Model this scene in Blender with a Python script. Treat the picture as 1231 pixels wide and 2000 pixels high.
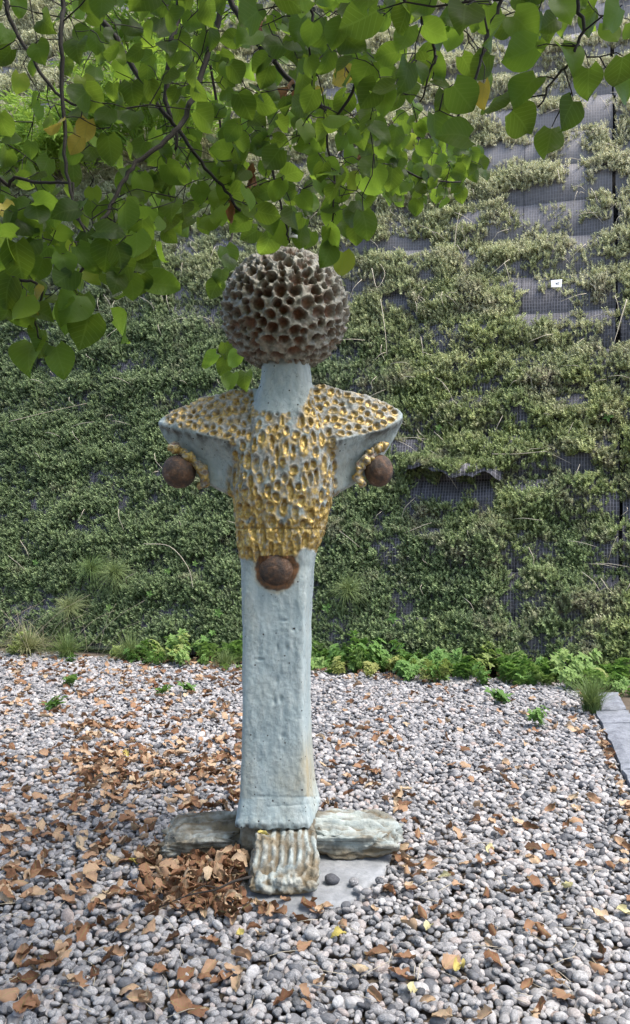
import bpy, bmesh, math, random
import numpy as np
from mathutils import Vector, Matrix, Euler

for o in list(bpy.data.objects):
    bpy.data.objects.remove(o)
S = bpy.context.scene
C = S.collection
R = math.radians
rng = np.random.default_rng(11)
random.seed(11)

# ------------------------------------------------------------------ camera, sky, sun, exposure
F = 1664.0                       # focal length in pixels of the 1231 x 2000 photograph
CAMZ = 1.5
cam_d = bpy.data.cameras.new('camera')
cam = bpy.data.objects.new('camera', cam_d)
C.objects.link(cam)
cam.location = (0, 0, CAMZ)
cam.rotation_euler = (R(90), 0, 0)
cam_d.sensor_fit = 'VERTICAL'
cam_d.sensor_height = 24.0
cam_d.lens = 24.0 * F / 2000.0
cam_d.clip_start = 0.05
cam_d.clip_end = 500
S.camera = cam

SUN_EL, SUN_AZ = 64.0, 112.0       # azimuth clockwise from +Y: the light comes from the right and behind the camera
world = bpy.data.worlds.new('World')
S.world = world
world.use_nodes = True
wn = world.node_tree
wn.nodes.clear()
sky = wn.nodes.new('ShaderNodeTexSky')
sky.sky_type = 'NISHITA'
sky.sun_disc = False
sky.sun_elevation = R(SUN_EL)
sky.sun_rotation = R(SUN_AZ)
sky.air_density = 1.0
sky.dust_density = 3.0
sky.ozone_density = 1.0
bg = wn.nodes.new('ShaderNodeBackground')
bg.inputs['Strength'].default_value = 0.12
wo = wn.nodes.new('ShaderNodeOutputWorld')
wn.links.new(sky.outputs[0], bg.inputs[0])
wn.links.new(bg.outputs[0], wo.inputs[0])
sun_d = bpy.data.lights.new('sun', 'SUN')
sun_d.energy = 1.5
sun_d.angle = R(26)
sun_d.color = (1.0, 0.96, 0.9)
sun = bpy.data.objects.new('sun', sun_d)
C.objects.link(sun)
sd = Vector((math.sin(R(SUN_AZ)) * math.cos(R(SUN_EL)), math.cos(R(SUN_AZ)) * math.cos(R(SUN_EL)), math.sin(R(SUN_EL))))
sun.rotation_euler = sd.to_track_quat('Z', 'Y').to_euler()
S.view_settings.view_transform = 'Standard'
S.view_settings.look = 'None'
S.view_settings.gamma = 1
S.view_settings.exposure = 1.78
S.render.engine = 'CYCLES'
S.cycles.use_denoising = True
S.cycles.max_bounces = 8
S.cycles.diffuse_bounces = 4
S.cycles.transmission_bounces = 4
S.cycles.sample_clamp_indirect = 4

# ------------------------------------------------------------------ small helpers
def at(u, v, d):
    """the point seen at pixel (u, v) of the photograph at distance d"""
    return Vector(((u - 615.5) / F * d, d, CAMZ - (v - 1000) / F * d))

def ground(u, v, z=0.0):
    d = (CAMZ - z) * F / (v - 1000)
    return Vector(((u - 615.5) / F * d, d, z))

def vnoise(P, seed=0):
    P = np.asarray(P, float)
    i = np.floor(P).astype(np.int64)
    f = P - i
    f = f * f * (3 - 2 * f)
    out = np.zeros(len(P))
    def h(a):
        n = (a[:, 0] * 374761393 + a[:, 1] * 668265263 + a[:, 2] * 1274126177 + seed * 974634777) & 0xffffffff
        n = ((n ^ (n >> 13)) * 1274126177) & 0xffffffff
        n = ((n ^ (n >> 16)) * 668265263) & 0xffffffff
        return (n & 0xffffff) / 0x7fffff - 1.0
    for dx in (0, 1):
        for dy in (0, 1):
            for dz in (0, 1):
                w = (f[:, 0] if dx else 1 - f[:, 0]) * (f[:, 1] if dy else 1 - f[:, 1]) * (f[:, 2] if dz else 1 - f[:, 2])
                out += w * h(i + np.array([dx, dy, dz]))
    return out

def fbm(P, seed=0, oct=3):
    P = np.asarray(P, float)
    s, a, t = np.zeros(len(P)), 1.0, 0.0
    for k in range(oct):
        s += a * vnoise(P * (2 ** k) + 17.3 * k, seed + k)
        t += a
        a *= 0.5
    return s / t

def sstep(a, b, x):
    t = np.clip((x - a) / (b - a), 0, 1)
    return t * t * (3 - 2 * t)

def tag(o, label=None, cat=None, group=None, kind=None):
    if label: o['label'] = label
    if cat: o['category'] = cat
    if group: o['group'] = group
    if kind: o['kind'] = kind
    return o

def empty(name, loc=(0, 0, 0)):
    o = bpy.data.objects.new(name, None)
    C.objects.link(o)
    o.location = loc
    o.empty_display_size = 0.1
    return o

def new_mesh(name, V, Fa, mat=None, smooth=True):
    me = bpy.data.meshes.new(name)
    me.from_pydata([tuple(p) for p in V], [], [tuple(f) for f in Fa])
    if mat: me.materials.append(mat)
    if smooth: me.polygons.foreach_set('use_smooth', [True] * len(me.polygons))
    me.update()
    return me

def put(name, me, parent=None, loc=None, rot=None, scale=None, link=True):
    o = bpy.data.objects.new(name, me)
    if link: C.objects.link(o)
    if parent is not None:
        o.parent = parent
        o.matrix_parent_inverse = Matrix.Translation(parent.location).inverted()
    if loc is not None: o.location = loc
    if rot is not None: o.rotation_euler = rot
    if scale is not None: o.scale = scale
    return o

def attr(me, name, vals):
    a = me.attributes.new(name, 'FLOAT', 'POINT')
    a.data.foreach_set('value', np.asarray(vals, np.float32))

class MB:
    """collects tubes, quads and grids for one mesh"""
    def __init__(self):
        self.v, self.f = [], []
    def tube(self, pts, rad, n=6, cap=True):
        pts = [Vector(p) for p in pts]
        b = len(self.v)
        ref = Vector((0.31, 0.83, 0.46))
        for i, p in enumerate(pts):
            t = (pts[min(i + 1, len(pts) - 1)] - pts[max(i - 1, 0)])
            if t.length < 1e-9: t = Vector((0, 0, 1))
            t.normalize()
            x = t.cross(ref)
            if x.length < 1e-3: x = t.cross(Vector((1, 0, 0)))
            x.normalize()
            y = t.cross(x)
            r = rad[i] if hasattr(rad, '__len__') else rad
            for k in range(n):
                a = 2 * math.pi * k / n
                self.v.append(p + x * (math.cos(a) * r) + y * (math.sin(a) * r))
        for i in range(len(pts) - 1):
            for k in range(n):
                k2 = (k + 1) % n
                self.f.append((b + i * n + k, b + i * n + k2, b + (i + 1) * n + k2, b + (i + 1) * n + k))
        if cap:
            self.f.append(tuple(b + k for k in range(n))[::-1])
            self.f.append(tuple(b + (len(pts) - 1) * n + k for k in range(n)))
    def add(self, V, Fa):
        b = len(self.v)
        self.v += [Vector(p) for p in V]
        self.f += [tuple(b + i for i in f) for f in Fa]
    def mesh(self, name, mat, smooth=True):
        return new_mesh(name, self.v, self.f, mat, smooth)

def curve_pts(P, n=6):
    """Catmull-Rom through P"""
    P = [Vector(p) for p in P]
    if len(P) < 3: 
        return [P[0].lerp(P[-1], i / n) for i in range(n + 1)]
    Q = [P[0] * 2 - P[1]] + P + [P[-1] * 2 - P[-2]]
    out = []
    for i in range(1, len(Q) - 2):
        a, b, c, d = Q[i - 1], Q[i], Q[i + 1], Q[i + 2]
        for k in range(n):
            t = k / n
            out.append(0.5 * ((2 * b) + (c - a) * t + (2 * a - 5 * b + 4 * c - d) * t * t + (3 * b - a - 3 * c + d) * t ** 3))
    out.append(P[-1])
    return out

# ------------------------------------------------------------------ materials
class Mat:
    def __init__(self, name):
        self.m = bpy.data.materials.new(name)
        self.m.use_nodes = True
        self.t = self.m.node_tree
        self.t.nodes.clear()
        self.out = self.n('ShaderNodeOutputMaterial')
    def n(self, kind, **kw):
        nd = self.t.nodes.new(kind)
        for k, v in kw.items(): setattr(nd, k, v)
        return nd
    def l(self, a, b):
        self.t.links.new(a, b)
    def val(self, sock, v):
        if isinstance(v, bpy.types.NodeSocket): self.l(v, sock)
        else: sock.default_value = v
    def coord(self, which='Object'):
        return self.n('ShaderNodeTexCoord').outputs[which]
    def pos(self):
        return self.n('ShaderNodeNewGeometry').outputs['Position']
    def noise(self, vec, scale, detail=4, rough=0.55, out='Fac', stretch=None):
        if stretch:
            mp = self.n('ShaderNodeMapping')
            mp.inputs['Scale'].default_value = stretch
            self.l(vec, mp.inputs['Vector'])
            vec = mp.outputs[0]
        nd = self.n('ShaderNodeTexNoise')
        self.l(vec, nd.inputs['Vector'])
        nd.inputs['Scale'].default_value = scale
        nd.inputs['Detail'].default_value = detail
        nd.inputs['Roughness'].default_value = rough
        return nd.outputs[out]
    def voro(self, vec, scale, out='Distance', feature='F1'):
        nd = self.n('ShaderNodeTexVoronoi', feature=feature)
        self.l(vec, nd.inputs['Vector'])
        nd.inputs['Scale'].default_value = scale
        return nd.outputs[out]
    def ramp(self, fac, stops, mode='LINEAR'):
        nd = self.n('ShaderNodeValToRGB')
        e = nd.color_ramp.elements
        nd.color_ramp.interpolation = mode
        while len(e) < len(stops): e.new(0.5)
        for el, (p, c) in zip(e, stops):
            el.position = p
            el.color = (*c, 1) if hasattr(c, '__len__') else (c, c, c, 1)
        self.l(fac, nd.inputs[0])
        return nd.outputs[0]
    def mix(self, fac, a, b, mode='MIX'):
        nd = self.n('ShaderNodeMix', data_type='RGBA', blend_type=mode)
        self.val(nd.inputs[0], fac)
        for s, v in ((nd.inputs[6], a), (nd.inputs[7], b)):
            if isinstance(v, bpy.types.NodeSocket): self.l(v, s)
            else: s.default_value = (*v, 1) if hasattr(v, '__len__') else (v, v, v, 1)
        return nd.outputs[2]
    def math(self, op, a, b=0.5, clamp=False):
        nd = self.n('ShaderNodeMath', operation=op, use_clamp=clamp)
        self.val(nd.inputs[0], a)
        self.val(nd.inputs[1], b)
        return nd.outputs[0]
    def attr(self, name, out='Fac'):
        return self.n('ShaderNodeAttribute', attribute_name=name).outputs[out]
    def rand(self):
        return self.n('ShaderNodeObjectInfo').outputs['Random']
    def bump(self, h, strength=0.5, dist=0.01):
        nd = self.n('ShaderNodeBump')
        nd.inputs['Strength'].default_value = strength
        nd.inputs['Distance'].default_value = dist
        self.l(h, nd.inputs['Height'])
        return nd.outputs[0]
    def principled(self, color, rough=0.8, metal=0.0, normal=None, spec=None):
        b = self.n('ShaderNodeBsdfPrincipled')
        s = b.inputs['Base Color']
        if isinstance(color, bpy.types.NodeSocket): self.l(color, s)
        else: s.default_value = (*color, 1)
        self.val(b.inputs['Roughness'], rough)
        self.val(b.inputs['Metallic'], metal)
        if spec is not None: self.val(b.inputs['Specular IOR Level'], spec)
        if normal is not None: self.l(normal, b.inputs['Normal'])
        return b.outputs[0]
    def surf(self, sh):
        self.l(sh, self.out.inputs['Surface'])
        return self.m

def mat_foliage(name, stops, trans=0.4, tcol=(0.12, 0.26, 0.03), rough=0.5, veins=True, posmix=None):
    m = Mat(name)
    col = m.ramp(m.rand(), stops)
    nrm = None
    if posmix:
        f = m.ramp(m.noise(m.pos(), posmix[0], 3), [(0.35, 0.0), (0.65, 1.0)])
        col = m.mix(f, col, posmix[1])
    if veins:
        uv = m.n('ShaderNodeSeparateXYZ')
        m.l(m.coord('UV'), uv.inputs[0])
        ax = m.math('ABSOLUTE', m.math('SUBTRACT', uv.outputs[0], 0.5))
        w = m.math('FRACT', m.math('SUBTRACT', m.math('MULTIPLY', uv.outputs[1], 6.5), m.math('MULTIPLY', ax, 5.0)))
        line = m.math('LESS_THAN', w, 0.14)
        mid = m.math('LESS_THAN', ax, 0.022)
        v = m.math('MAXIMUM', line, mid)
        col = m.mix(m.math('MULTIPLY', v, 0.28), col, (0.16, 0.24, 0.07))
        blot = m.noise(m.coord('UV'), 5, 3)
        col = m.mix(m.math('MULTIPLY', blot, 0.35), col, m.mix(0.5, col, (0.02, 0.03, 0.01)))
        nrm = m.bump(v, 0.35, 0.003)
    p = m.principled(col, rough, 0, nrm, 0.22)
    if trans <= 0: return m.surf(p)
    tr = m.n('ShaderNodeBsdfTranslucent')
    m.l(m.mix(0.45, col, tcol), tr.inputs[0])
    mx = m.n('ShaderNodeMixShader')
    mx.inputs[0].default_value = trans
    m.l(p, mx.inputs[1]); m.l(tr.outputs[0], mx.inputs[2])
    return m.surf(mx.outputs[0])

def mat_pebble():
    m = Mat('river_pebble')
    r = m.rand()
    base = m.ramp(r, [(0.0, (0.06, 0.062, 0.07)), (0.10, (0.115, 0.118, 0.126)), (0.24, (0.17, 0.166, 0.168)), (0.45, (0.218, 0.212, 0.214)),
                      (0.66, (0.285, 0.277, 0.275)), (0.80, (0.34, 0.325, 0.318)), (0.87, (0.29, 0.235, 0.21)), (0.94, (0.345, 0.332, 0.325)), (1.0, (0.41, 0.40, 0.395))])
    co = m.coord('Object')
    off = m.n('ShaderNodeVectorMath', operation='ADD')
    m.l(co, off.inputs[0])
    cb = m.n('ShaderNodeCombineXYZ'); m.l(m.math('MULTIPLY', r, 91.0), cb.inputs[0]); m.l(cb.outputs[0], off.inputs[1])
    v = off.outputs[0]
    mott = m.noise(v, 2.3, 5, 0.65)
    col = m.mix(0.8, base, m.ramp(mott, [(0.28, 0.28), (0.72, 0.76)]), 'OVERLAY')
    vein = m.ramp(m.math('ABSOLUTE', m.math('SUBTRACT', m.noise(v, 1.6, 4, 0.6), 0.5)), [(0.0, 1.0), (0.035, 0.0)])
    col = m.mix(m.math('MULTIPLY', vein, m.math('MULTIPLY', m.math('GREATER_THAN', m.math('FRACT', m.math('MULTIPLY', r, 37.0)), 0.55), 0.6)), col, (0.55, 0.54, 0.53))
    sp = m.noise(v, 9, 3)
    col = m.mix(m.ramp(sp, [(0.58, 0.0), (0.75, 0.5)]), col, m.mix(0.5, col, (0.1, 0.1, 0.11)))
    return m.surf(m.principled(col, 0.62, 0, m.bump(mott, 0.25, 0.15), 0.35))

def mat_body():
    """glazed concrete: blue grey with pin holes, gilding and rust where the attributes say so"""
    m = Mat('glazed_concrete')
    P = m.coord('Object')
    n1 = m.noise(P, 5, 5)
    n2 = m.noise(P, 34, 4, stretch=(1, 1, 0.35))
    blue = m.mix(m.ramp(n1, [(0.3, 0.0), (0.7, 1.0)]), (0.26, 0.325, 0.335), (0.36, 0.42, 0.42))
    blue = m.mix(m.ramp(m.noise(P, 7, 5, 0.65, stretch=(1, 1, 0.22)), [(0.46, 0.0), (0.68, 0.6)]), blue, (0.31, 0.31, 0.25))
    blue = m.mix(m.ramp(m.math('ABSOLUTE', m.math('SUBTRACT', m.noise(P, 8, 6, 0.6, stretch=(1, 1, 0.6)), 0.5)), [(0.0, 0.4), (0.012, 0.0)]), blue, (0.12, 0.13, 0.12))
    blue = m.mix(m.ramp(m.noise(P, 13, 6, 0.7, stretch=(1, 1, 0.5)), [(0.52, 0.0), (0.75, 0.55)]), blue, (0.17, 0.215, 0.225))
    blue = m.mix(m.ramp(n2, [(0.45, 0.0), (0.72, 0.45)]), blue, (0.46, 0.49, 0.465))
    pale = m.mix(m.ramp(m.noise(P, 60, 4), [(0.35, 0.0), (0.65, 1.0)]), (0.15, 0.145, 0.125), (0.38, 0.375, 0.345))
    col = m.mix(m.attr('clay'), blue, pale)
    # warm stains
    st = m.math('MULTIPLY', m.attr('stain'), m.ramp(m.noise(P, 9, 4, stretch=(1, 1, 0.3)), [(0.3, 0.2), (0.65, 1.0)]))
    col = m.mix(st, col, (0.36, 0.29, 0.16))
    dark_marks = m.math('MULTIPLY', m.attr('dark_marks'), m.ramp(m.noise(P, 22, 5, stretch=(1, 1, 0.5)), [(0.4, 0.0), (0.6, 1.0)]))
    col = m.mix(dark_marks, col, (0.05, 0.05, 0.045))
    # pin holes
    vo = m.voro(P, 55)
    gate = m.ramp(m.noise(P, 11, 3), [(0.32, 0.0), (0.42, 1.0)])
    rnd = m.n('ShaderNodeTexVoronoi'); m.l(P, rnd.inputs['Vector']); rnd.inputs['Scale'].default_value = 55
    sel = m.math('GREATER_THAN', m.n('ShaderNodeSeparateColor').outputs[0], 2.0)
    sc = m.n('ShaderNodeSeparateColor'); m.l(rnd.outputs['Color'], sc.inputs[0])
    hole = m.math('MULTIPLY', m.math('LESS_THAN', vo, m.math('MULTIPLY', m.math('POWER', sc.outputs[0], 2.0), 0.24)), gate)
    hole = m.math('MULTIPLY', hole, m.math('GREATER_THAN', sc.outputs[1], 0.35))
    rn2 = m.n('ShaderNodeTexVoronoi'); m.l(P, rn2.inputs['Vector']); rn2.inputs['Scale'].default_value = 24
    s2 = m.n('ShaderNodeSeparateColor'); m.l(rn2.outputs['Color'], s2.inputs[0])
    wv = m.math('ADD', rn2.outputs['Distance'], m.math('MULTIPLY', m.math('SUBTRACT', m.noise(P, 80, 4), 0.5), 0.30))
    h2 = m.math('MULTIPLY', m.math('LESS_THAN', wv, m.math('MULTIPLY', m.math('POWER', s2.outputs[0], 2.5), 0.155)), m.math('GREATER_THAN', s2.outputs[1], 0.3))
    hole = m.math('MAXIMUM', hole, h2)
    hole = m.math('MULTIPLY', hole, m.math('SUBTRACT', 1.0, m.attr('clay')), True)
    col = m.mix(hole, col, (0.035, 0.03, 0.028))
    gold = m.math('MULTIPLY', m.attr('gild'), m.ramp(m.noise(P, 45, 4), [(0.32, 0.25), (0.5, 1.0)]), True)
    gcol = m.mix(m.ramp(m.noise(P, 70, 4), [(0.3, 0.0), (0.7, 1.0)]), (0.20, 0.125, 0.032), (0.60, 0.43, 0.14))
    col = m.mix(gold, col, gcol)
    rust = m.attr('rust')
    rc = m.mix(m.ramp(m.noise(P, 40, 4), [(0.35, 0.0), (0.65, 1.0)]), (0.055, 0.035, 0.022), (0.19, 0.085, 0.03))
    col = m.mix(rust, col, rc)
    h = m.math('ADD', m.math('MULTIPLY', n2, 0.6), m.math('ADD', m.math('MULTIPLY', m.noise(P, 120, 3), 0.35), m.math('MULTIPLY', hole, -1.0)))
    metal = m.math('MULTIPLY', gold, 0.55)
    rough = m.ramp(gold, [(0, 0.72), (1, 0.42)])
    return m.surf(m.principled(col, rough, metal, m.bump(h, 0.7, 0.006), 0.4))

def mat_head():
    m = Mat('glazed_cells')
    P = m.coord('Object')
    n = m.noise(P, 45, 5)
    rim = m.mix(m.ramp(n, [(0.3, 0.0), (0.7, 1.0)]), (0.10, 0.10, 0.078), (0.35, 0.335, 0.275))
    brown = m.mix(m.attr('hue'), m.mix(m.ramp(n, [(0.35, 0.0), (0.65, 1.0)]), (0.035, 0.020, 0.013), (0.14, 0.070, 0.036)),
                  m.mix(m.ramp(n, [(0.35, 0.0), (0.65, 1.0)]), (0.075, 0.03, 0.014), (0.20, 0.09, 0.04)))
    rim = m.mix(m.ramp(m.noise(P, 16, 5, 0.65), [(0.54, 0.0), (0.68, 0.7)]), rim, (0.13, 0.06, 0.03))
    f = m.math('ADD', m.attr('cup'), m.math('MULTIPLY', m.math('SUBTRACT', m.noise(P, 30, 4), 0.5), 0.9), True)
    col = m.mix(f, rim, brown)
    rough = m.ramp(n, [(0.3, 0.35), (0.7, 0.7)])
    return m.surf(m.principled(col, rough, 0, m.bump(m.noise(P, 90, 4), 0.6, 0.006), 0.45))

def mat_iron():
    m = Mat('rusted_iron')
    P = m.coord('Object')
    n = m.noise(P, 22, 8, 0.72)
    col = m.ramp(n, [(0.28, (0.02, 0.016, 0.014)), (0.46, (0.055, 0.037, 0.028)), (0.58, (0.125, 0.066, 0.035)), (0.72, (0.24, 0.18, 0.14))])
    return m.surf(m.principled(col, 0.72, 0.1, m.bump(m.noise(P, 60, 6, 0.7), 0.8, 0.008)))

def mat_foot():
    m = Mat('weathered_glaze')
    P = m.coord('Object')
    n = m.noise(P, 18, 5)
    col = m.ramp(n, [(0.30, (0.04, 0.037, 0.03)), (0.46, (0.16, 0.155, 0.125)), (0.58, (0.29, 0.30, 0.27)), (0.78, (0.45, 0.455, 0.41))])
    col = m.mix(m.ramp(m.noise(P, 7, 4), [(0.45, 0.0), (0.7, 0.7)]), col, (0.25, 0.18, 0.09))
    col = m.mix(m.attr('blue'), col, m.mix(n, (0.24, 0.32, 0.34), (0.44, 0.49, 0.47)))
    col = m.mix(m.attr('dirt_dark'), col, m.mix(n, (0.035, 0.03, 0.022), (0.20, 0.15, 0.08)))
    return m.surf(m.principled(col, 0.75, 0, m.bump(m.noise(P, 70, 5), 0.7, 0.008)))

def mat_stone(name, a, b, scale=25, bumps=0.5):
    m = Mat(name)
    P = m.coord('Object')
    n = m.noise(P, scale, 6, 0.65)
    n2 = m.noise(P, scale * 0.25, 3)
    col = m.mix(m.ramp(m.mix(0.5, n, n2), [(0.35, 0.0), (0.65, 1.0)]), a, b)
    return m.surf(m.principled(col, 0.8, 0, m.bump(n, bumps, 0.01)))

def mat_mesh_fabric():
    m = Mat('black_geotextile_mesh')
    uv = m.n('ShaderNodeSeparateXYZ')
    m.l(m.coord('UV'), uv.inputs[0])
    P = m.pos()
    wob = m.math('MULTIPLY', m.noise(P, 6, 3), 0.6)
    gx = m.math('FRACT', m.math('ADD', m.math('MULTIPLY', uv.outputs[0], 34.0), wob))
    gy = m.math('FRACT', m.math('ADD', m.math('MULTIPLY', uv.outputs[1], 30.0), wob))
    lx = m.math('LESS_THAN', gx, 0.24)
    ly = m.math('LESS_THAN', gy, 0.18)
    line = m.math('MAXIMUM', lx, m.math('MULTIPLY', ly, 0.6))
    fade = m.ramp(m.noise(P, 4, 4), [(0.3, 0.25), (0.7, 1.0)])
    base = m.mix(m.ramp(m.noise(P, 16, 4), [(0.35, 0.0), (0.7, 1.0)]), (0.018, 0.018, 0.022), (0.06, 0.058, 0.066))
    col = m.mix(m.math('MULTIPLY', line, fade), base, (0.19, 0.185, 0.205))
    sz = m.n('ShaderNodeSeparateXYZ'); m.l(P, sz.inputs[0])
    top_light = m.ramp(m.math('ADD', m.math('MULTIPLY', sz.outputs[2], 0.12), m.math('MULTIPLY', m.noise(P, 2.2, 5, 0.65), 0.5)), [(0.62, 0.0), (1.05, 0.5)])  # mesh painted paler with height for the brighter light up the wall
    col = m.mix(top_light, col, (0.34, 0.32, 0.31))
    return m.surf(m.principled(col, 0.7, 0, m.bump(line, 0.5, 0.004)))

def mat_plain(name, stops, rough=0.7, scale=None, bump=0.3):
    """colour by the object's own random number and a mottling noise"""
    m = Mat(name)
    col = m.ramp(m.rand(), stops)
    n = m.noise(m.coord('Object'), scale or 20, 4)
    col = m.mix(0.5, col, m.ramp(n, [(0.3, 0.32), (0.7, 0.68)]), 'OVERLAY')
    return m.surf(m.principled(col, rough, 0, m.bump(n, bump, 0.005)))

M = {}
M['body'] = mat_body()
M['head'] = mat_head()
M['iron'] = mat_iron()
M['foot'] = mat_foot()
M['pebble'] = mat_pebble()
M['granite'] = mat_stone('granite', (0.10, 0.11, 0.13), (0.24, 0.255, 0.285), 60)
M['slate'] = mat_stone('grey_slab_stone', (0.17, 0.18, 0.19), (0.30, 0.31, 0.32), 22, 0.9)
M['fabric'] = mat_mesh_fabric()
M['backing'] = mat_plain('black_backing', [(0, (0.012, 0.012, 0.013)), (1, (0.012, 0.012, 0.013))], 0.9)
M['soil'] = mat_stone('dark_soil', (0.045, 0.035, 0.025), (0.13, 0.10, 0.07), 9, 0.9)
M['bark'] = mat_plain('dark_bark', [(0, (0.014, 0.011, 0.009)), (1, (0.024, 0.019, 0.015))], 0.85, 40)
M['leaf'] = mat_foliage('lime_leaf', [(0.0, (0.006, 0.018, 0.007)), (0.45, (0.016, 0.044, 0.012)), (0.7, (0.045, 0.10, 0.018)), (0.9, (0.10, 0.19, 0.028)), (0.97, (0.15, 0.23, 0.03)), (1.0, (0.26, 0.25, 0.04))],
                        0.6, (0.42, 0.62, 0.05))  # random tones spread wide to paint in shadowed and backlit leaves
M['leaf_yellow'] = mat_foliage('yellow_leaf', [(0, (0.42, 0.33, 0.05)), (1, (0.5, 0.42, 0.09))], 0.3, (0.5, 0.4, 0.05))
M['leaf_dead'] = mat_foliage('dead_hanging_leaf', [(0, (0.16, 0.06, 0.025)), (1, (0.26, 0.12, 0.05))], 0.25, (0.35, 0.14, 0.05))
M['fallen'] = mat_foliage('dry_fallen_leaf', [(0.0, (0.075, 0.032, 0.02)), (0.18, (0.16, 0.068, 0.038)), (0.4, (0.25, 0.125, 0.072)), (0.6, (0.36, 0.215, 0.135)), (0.9, (0.47, 0.33, 0.22)), (1.0, (0.50, 0.38, 0.26))],
                          0.12, (0.4, 0.2, 0.08), 0.65)
M['fallen_yellow'] = mat_foliage('yellow_fallen_leaf', [(0, (0.50, 0.40, 0.09)), (1, (0.56, 0.46, 0.16))], 0.15, (0.5, 0.4, 0.05), 0.6)
M['fallen_pale'] = mat_foliage('pale_fallen_leaf', [(0, (0.50, 0.46, 0.24)), (1, (0.56, 0.50, 0.30))], 0.15, (0.5, 0.4, 0.15), 0.6)
M['weed'] = mat_foliage('weed_leaf', [(0, (0.10, 0.20, 0.05)), (0.5, (0.15, 0.27, 0.07)), (0.85, (0.22, 0.32, 0.10)), (1, (0.30, 0.31, 0.10))], 0.35, (0.2, 0.34, 0.05), 0.5, False)
M['grass'] = mat_foliage('grass_blade', [(0, (0.12, 0.18, 0.06)), (0.6, (0.18, 0.225, 0.09)), (1, (0.30, 0.29, 0.16))], 0.25, (0.25, 0.3, 0.08), 0.5, False)
M['straw'] = mat_plain('dry_straw', [(0, (0.36, 0.31, 0.22)), (1, (0.52, 0.46, 0.36))], 0.7)
M['shrub'] = mat_foliage('narrow_shrub_leaf', [(0, (0.16, 0.28, 0.04)), (0.6, (0.27, 0.40, 0.07)), (1, (0.38, 0.48, 0.12))], 0.45, (0.45, 0.62, 0.08), 0.45, False)
M['white'] = mat_plain('white_plastic', [(0, (0.72, 0.73, 0.70)), (1, (0.72, 0.73, 0.70))], 0.4, 30, 0.1)
M['ink'] = mat_plain('black_ink', [(0, (0.03, 0.03, 0.035)), (1, (0.03, 0.03, 0.035))], 0.6)

def mat_sedum():
    m = Mat('sedum_sprig')
    P = m.pos()
    r = m.rand()
    sx = m.n('ShaderNodeSeparateXYZ'); m.l(P, sx.inputs[0])
    deep = m.ramp(r, [(0, (0.026, 0.05, 0.02)), (0.55, (0.08, 0.138, 0.046)), (1.0, (0.20, 0.275, 0.11))])
    olive = m.ramp(r, [(0, (0.12, 0.15, 0.038)), (0.55, (0.28, 0.33, 0.085)), (1.0, (0.48, 0.51, 0.18))])
    dry = m.ramp(r, [(0, (0.17, 0.14, 0.10)), (1, (0.40, 0.34, 0.26))])
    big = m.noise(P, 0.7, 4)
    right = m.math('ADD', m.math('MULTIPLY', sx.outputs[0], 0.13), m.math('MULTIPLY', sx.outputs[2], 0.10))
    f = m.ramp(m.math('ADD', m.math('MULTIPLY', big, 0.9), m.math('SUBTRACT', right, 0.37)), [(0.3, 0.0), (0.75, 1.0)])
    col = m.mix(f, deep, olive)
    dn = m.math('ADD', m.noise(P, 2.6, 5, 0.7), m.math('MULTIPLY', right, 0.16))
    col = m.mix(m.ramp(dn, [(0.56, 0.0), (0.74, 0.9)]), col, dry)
    hz = m.ramp(m.math('ADD', m.math('ADD', m.math('MULTIPLY', sx.outputs[2], 0.105), m.math('MULTIPLY', sx.outputs[0], 0.03)), m.math('MULTIPLY', m.noise(P, 1.7, 5, 0.65), 0.5)), [(0.58, 0.0), (0.95, 0.9)])  # dry straw tone, also painting in the brighter light up the wall
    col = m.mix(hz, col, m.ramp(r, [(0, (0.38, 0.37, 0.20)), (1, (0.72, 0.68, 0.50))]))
    # paler growing tips: height along the sprig
    tip = m.attr('tip')
    col = m.mix(m.math('MULTIPLY', tip, 0.7), col, m.mix(0.5, col, (0.48, 0.56, 0.30)))
    tr = m.n('ShaderNodeBsdfTranslucent'); m.l(col, tr.inputs[0])
    mx = m.n('ShaderNodeMixShader'); mx.inputs[0].default_value = 0.15
    m.l(m.principled(col, 0.6, 0, None, 0.3), mx.inputs[1]); m.l(tr.outputs[0], mx.inputs[2])
    return m.surf(mx.outputs[0])
M['sedum'] = mat_sedum()

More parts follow.
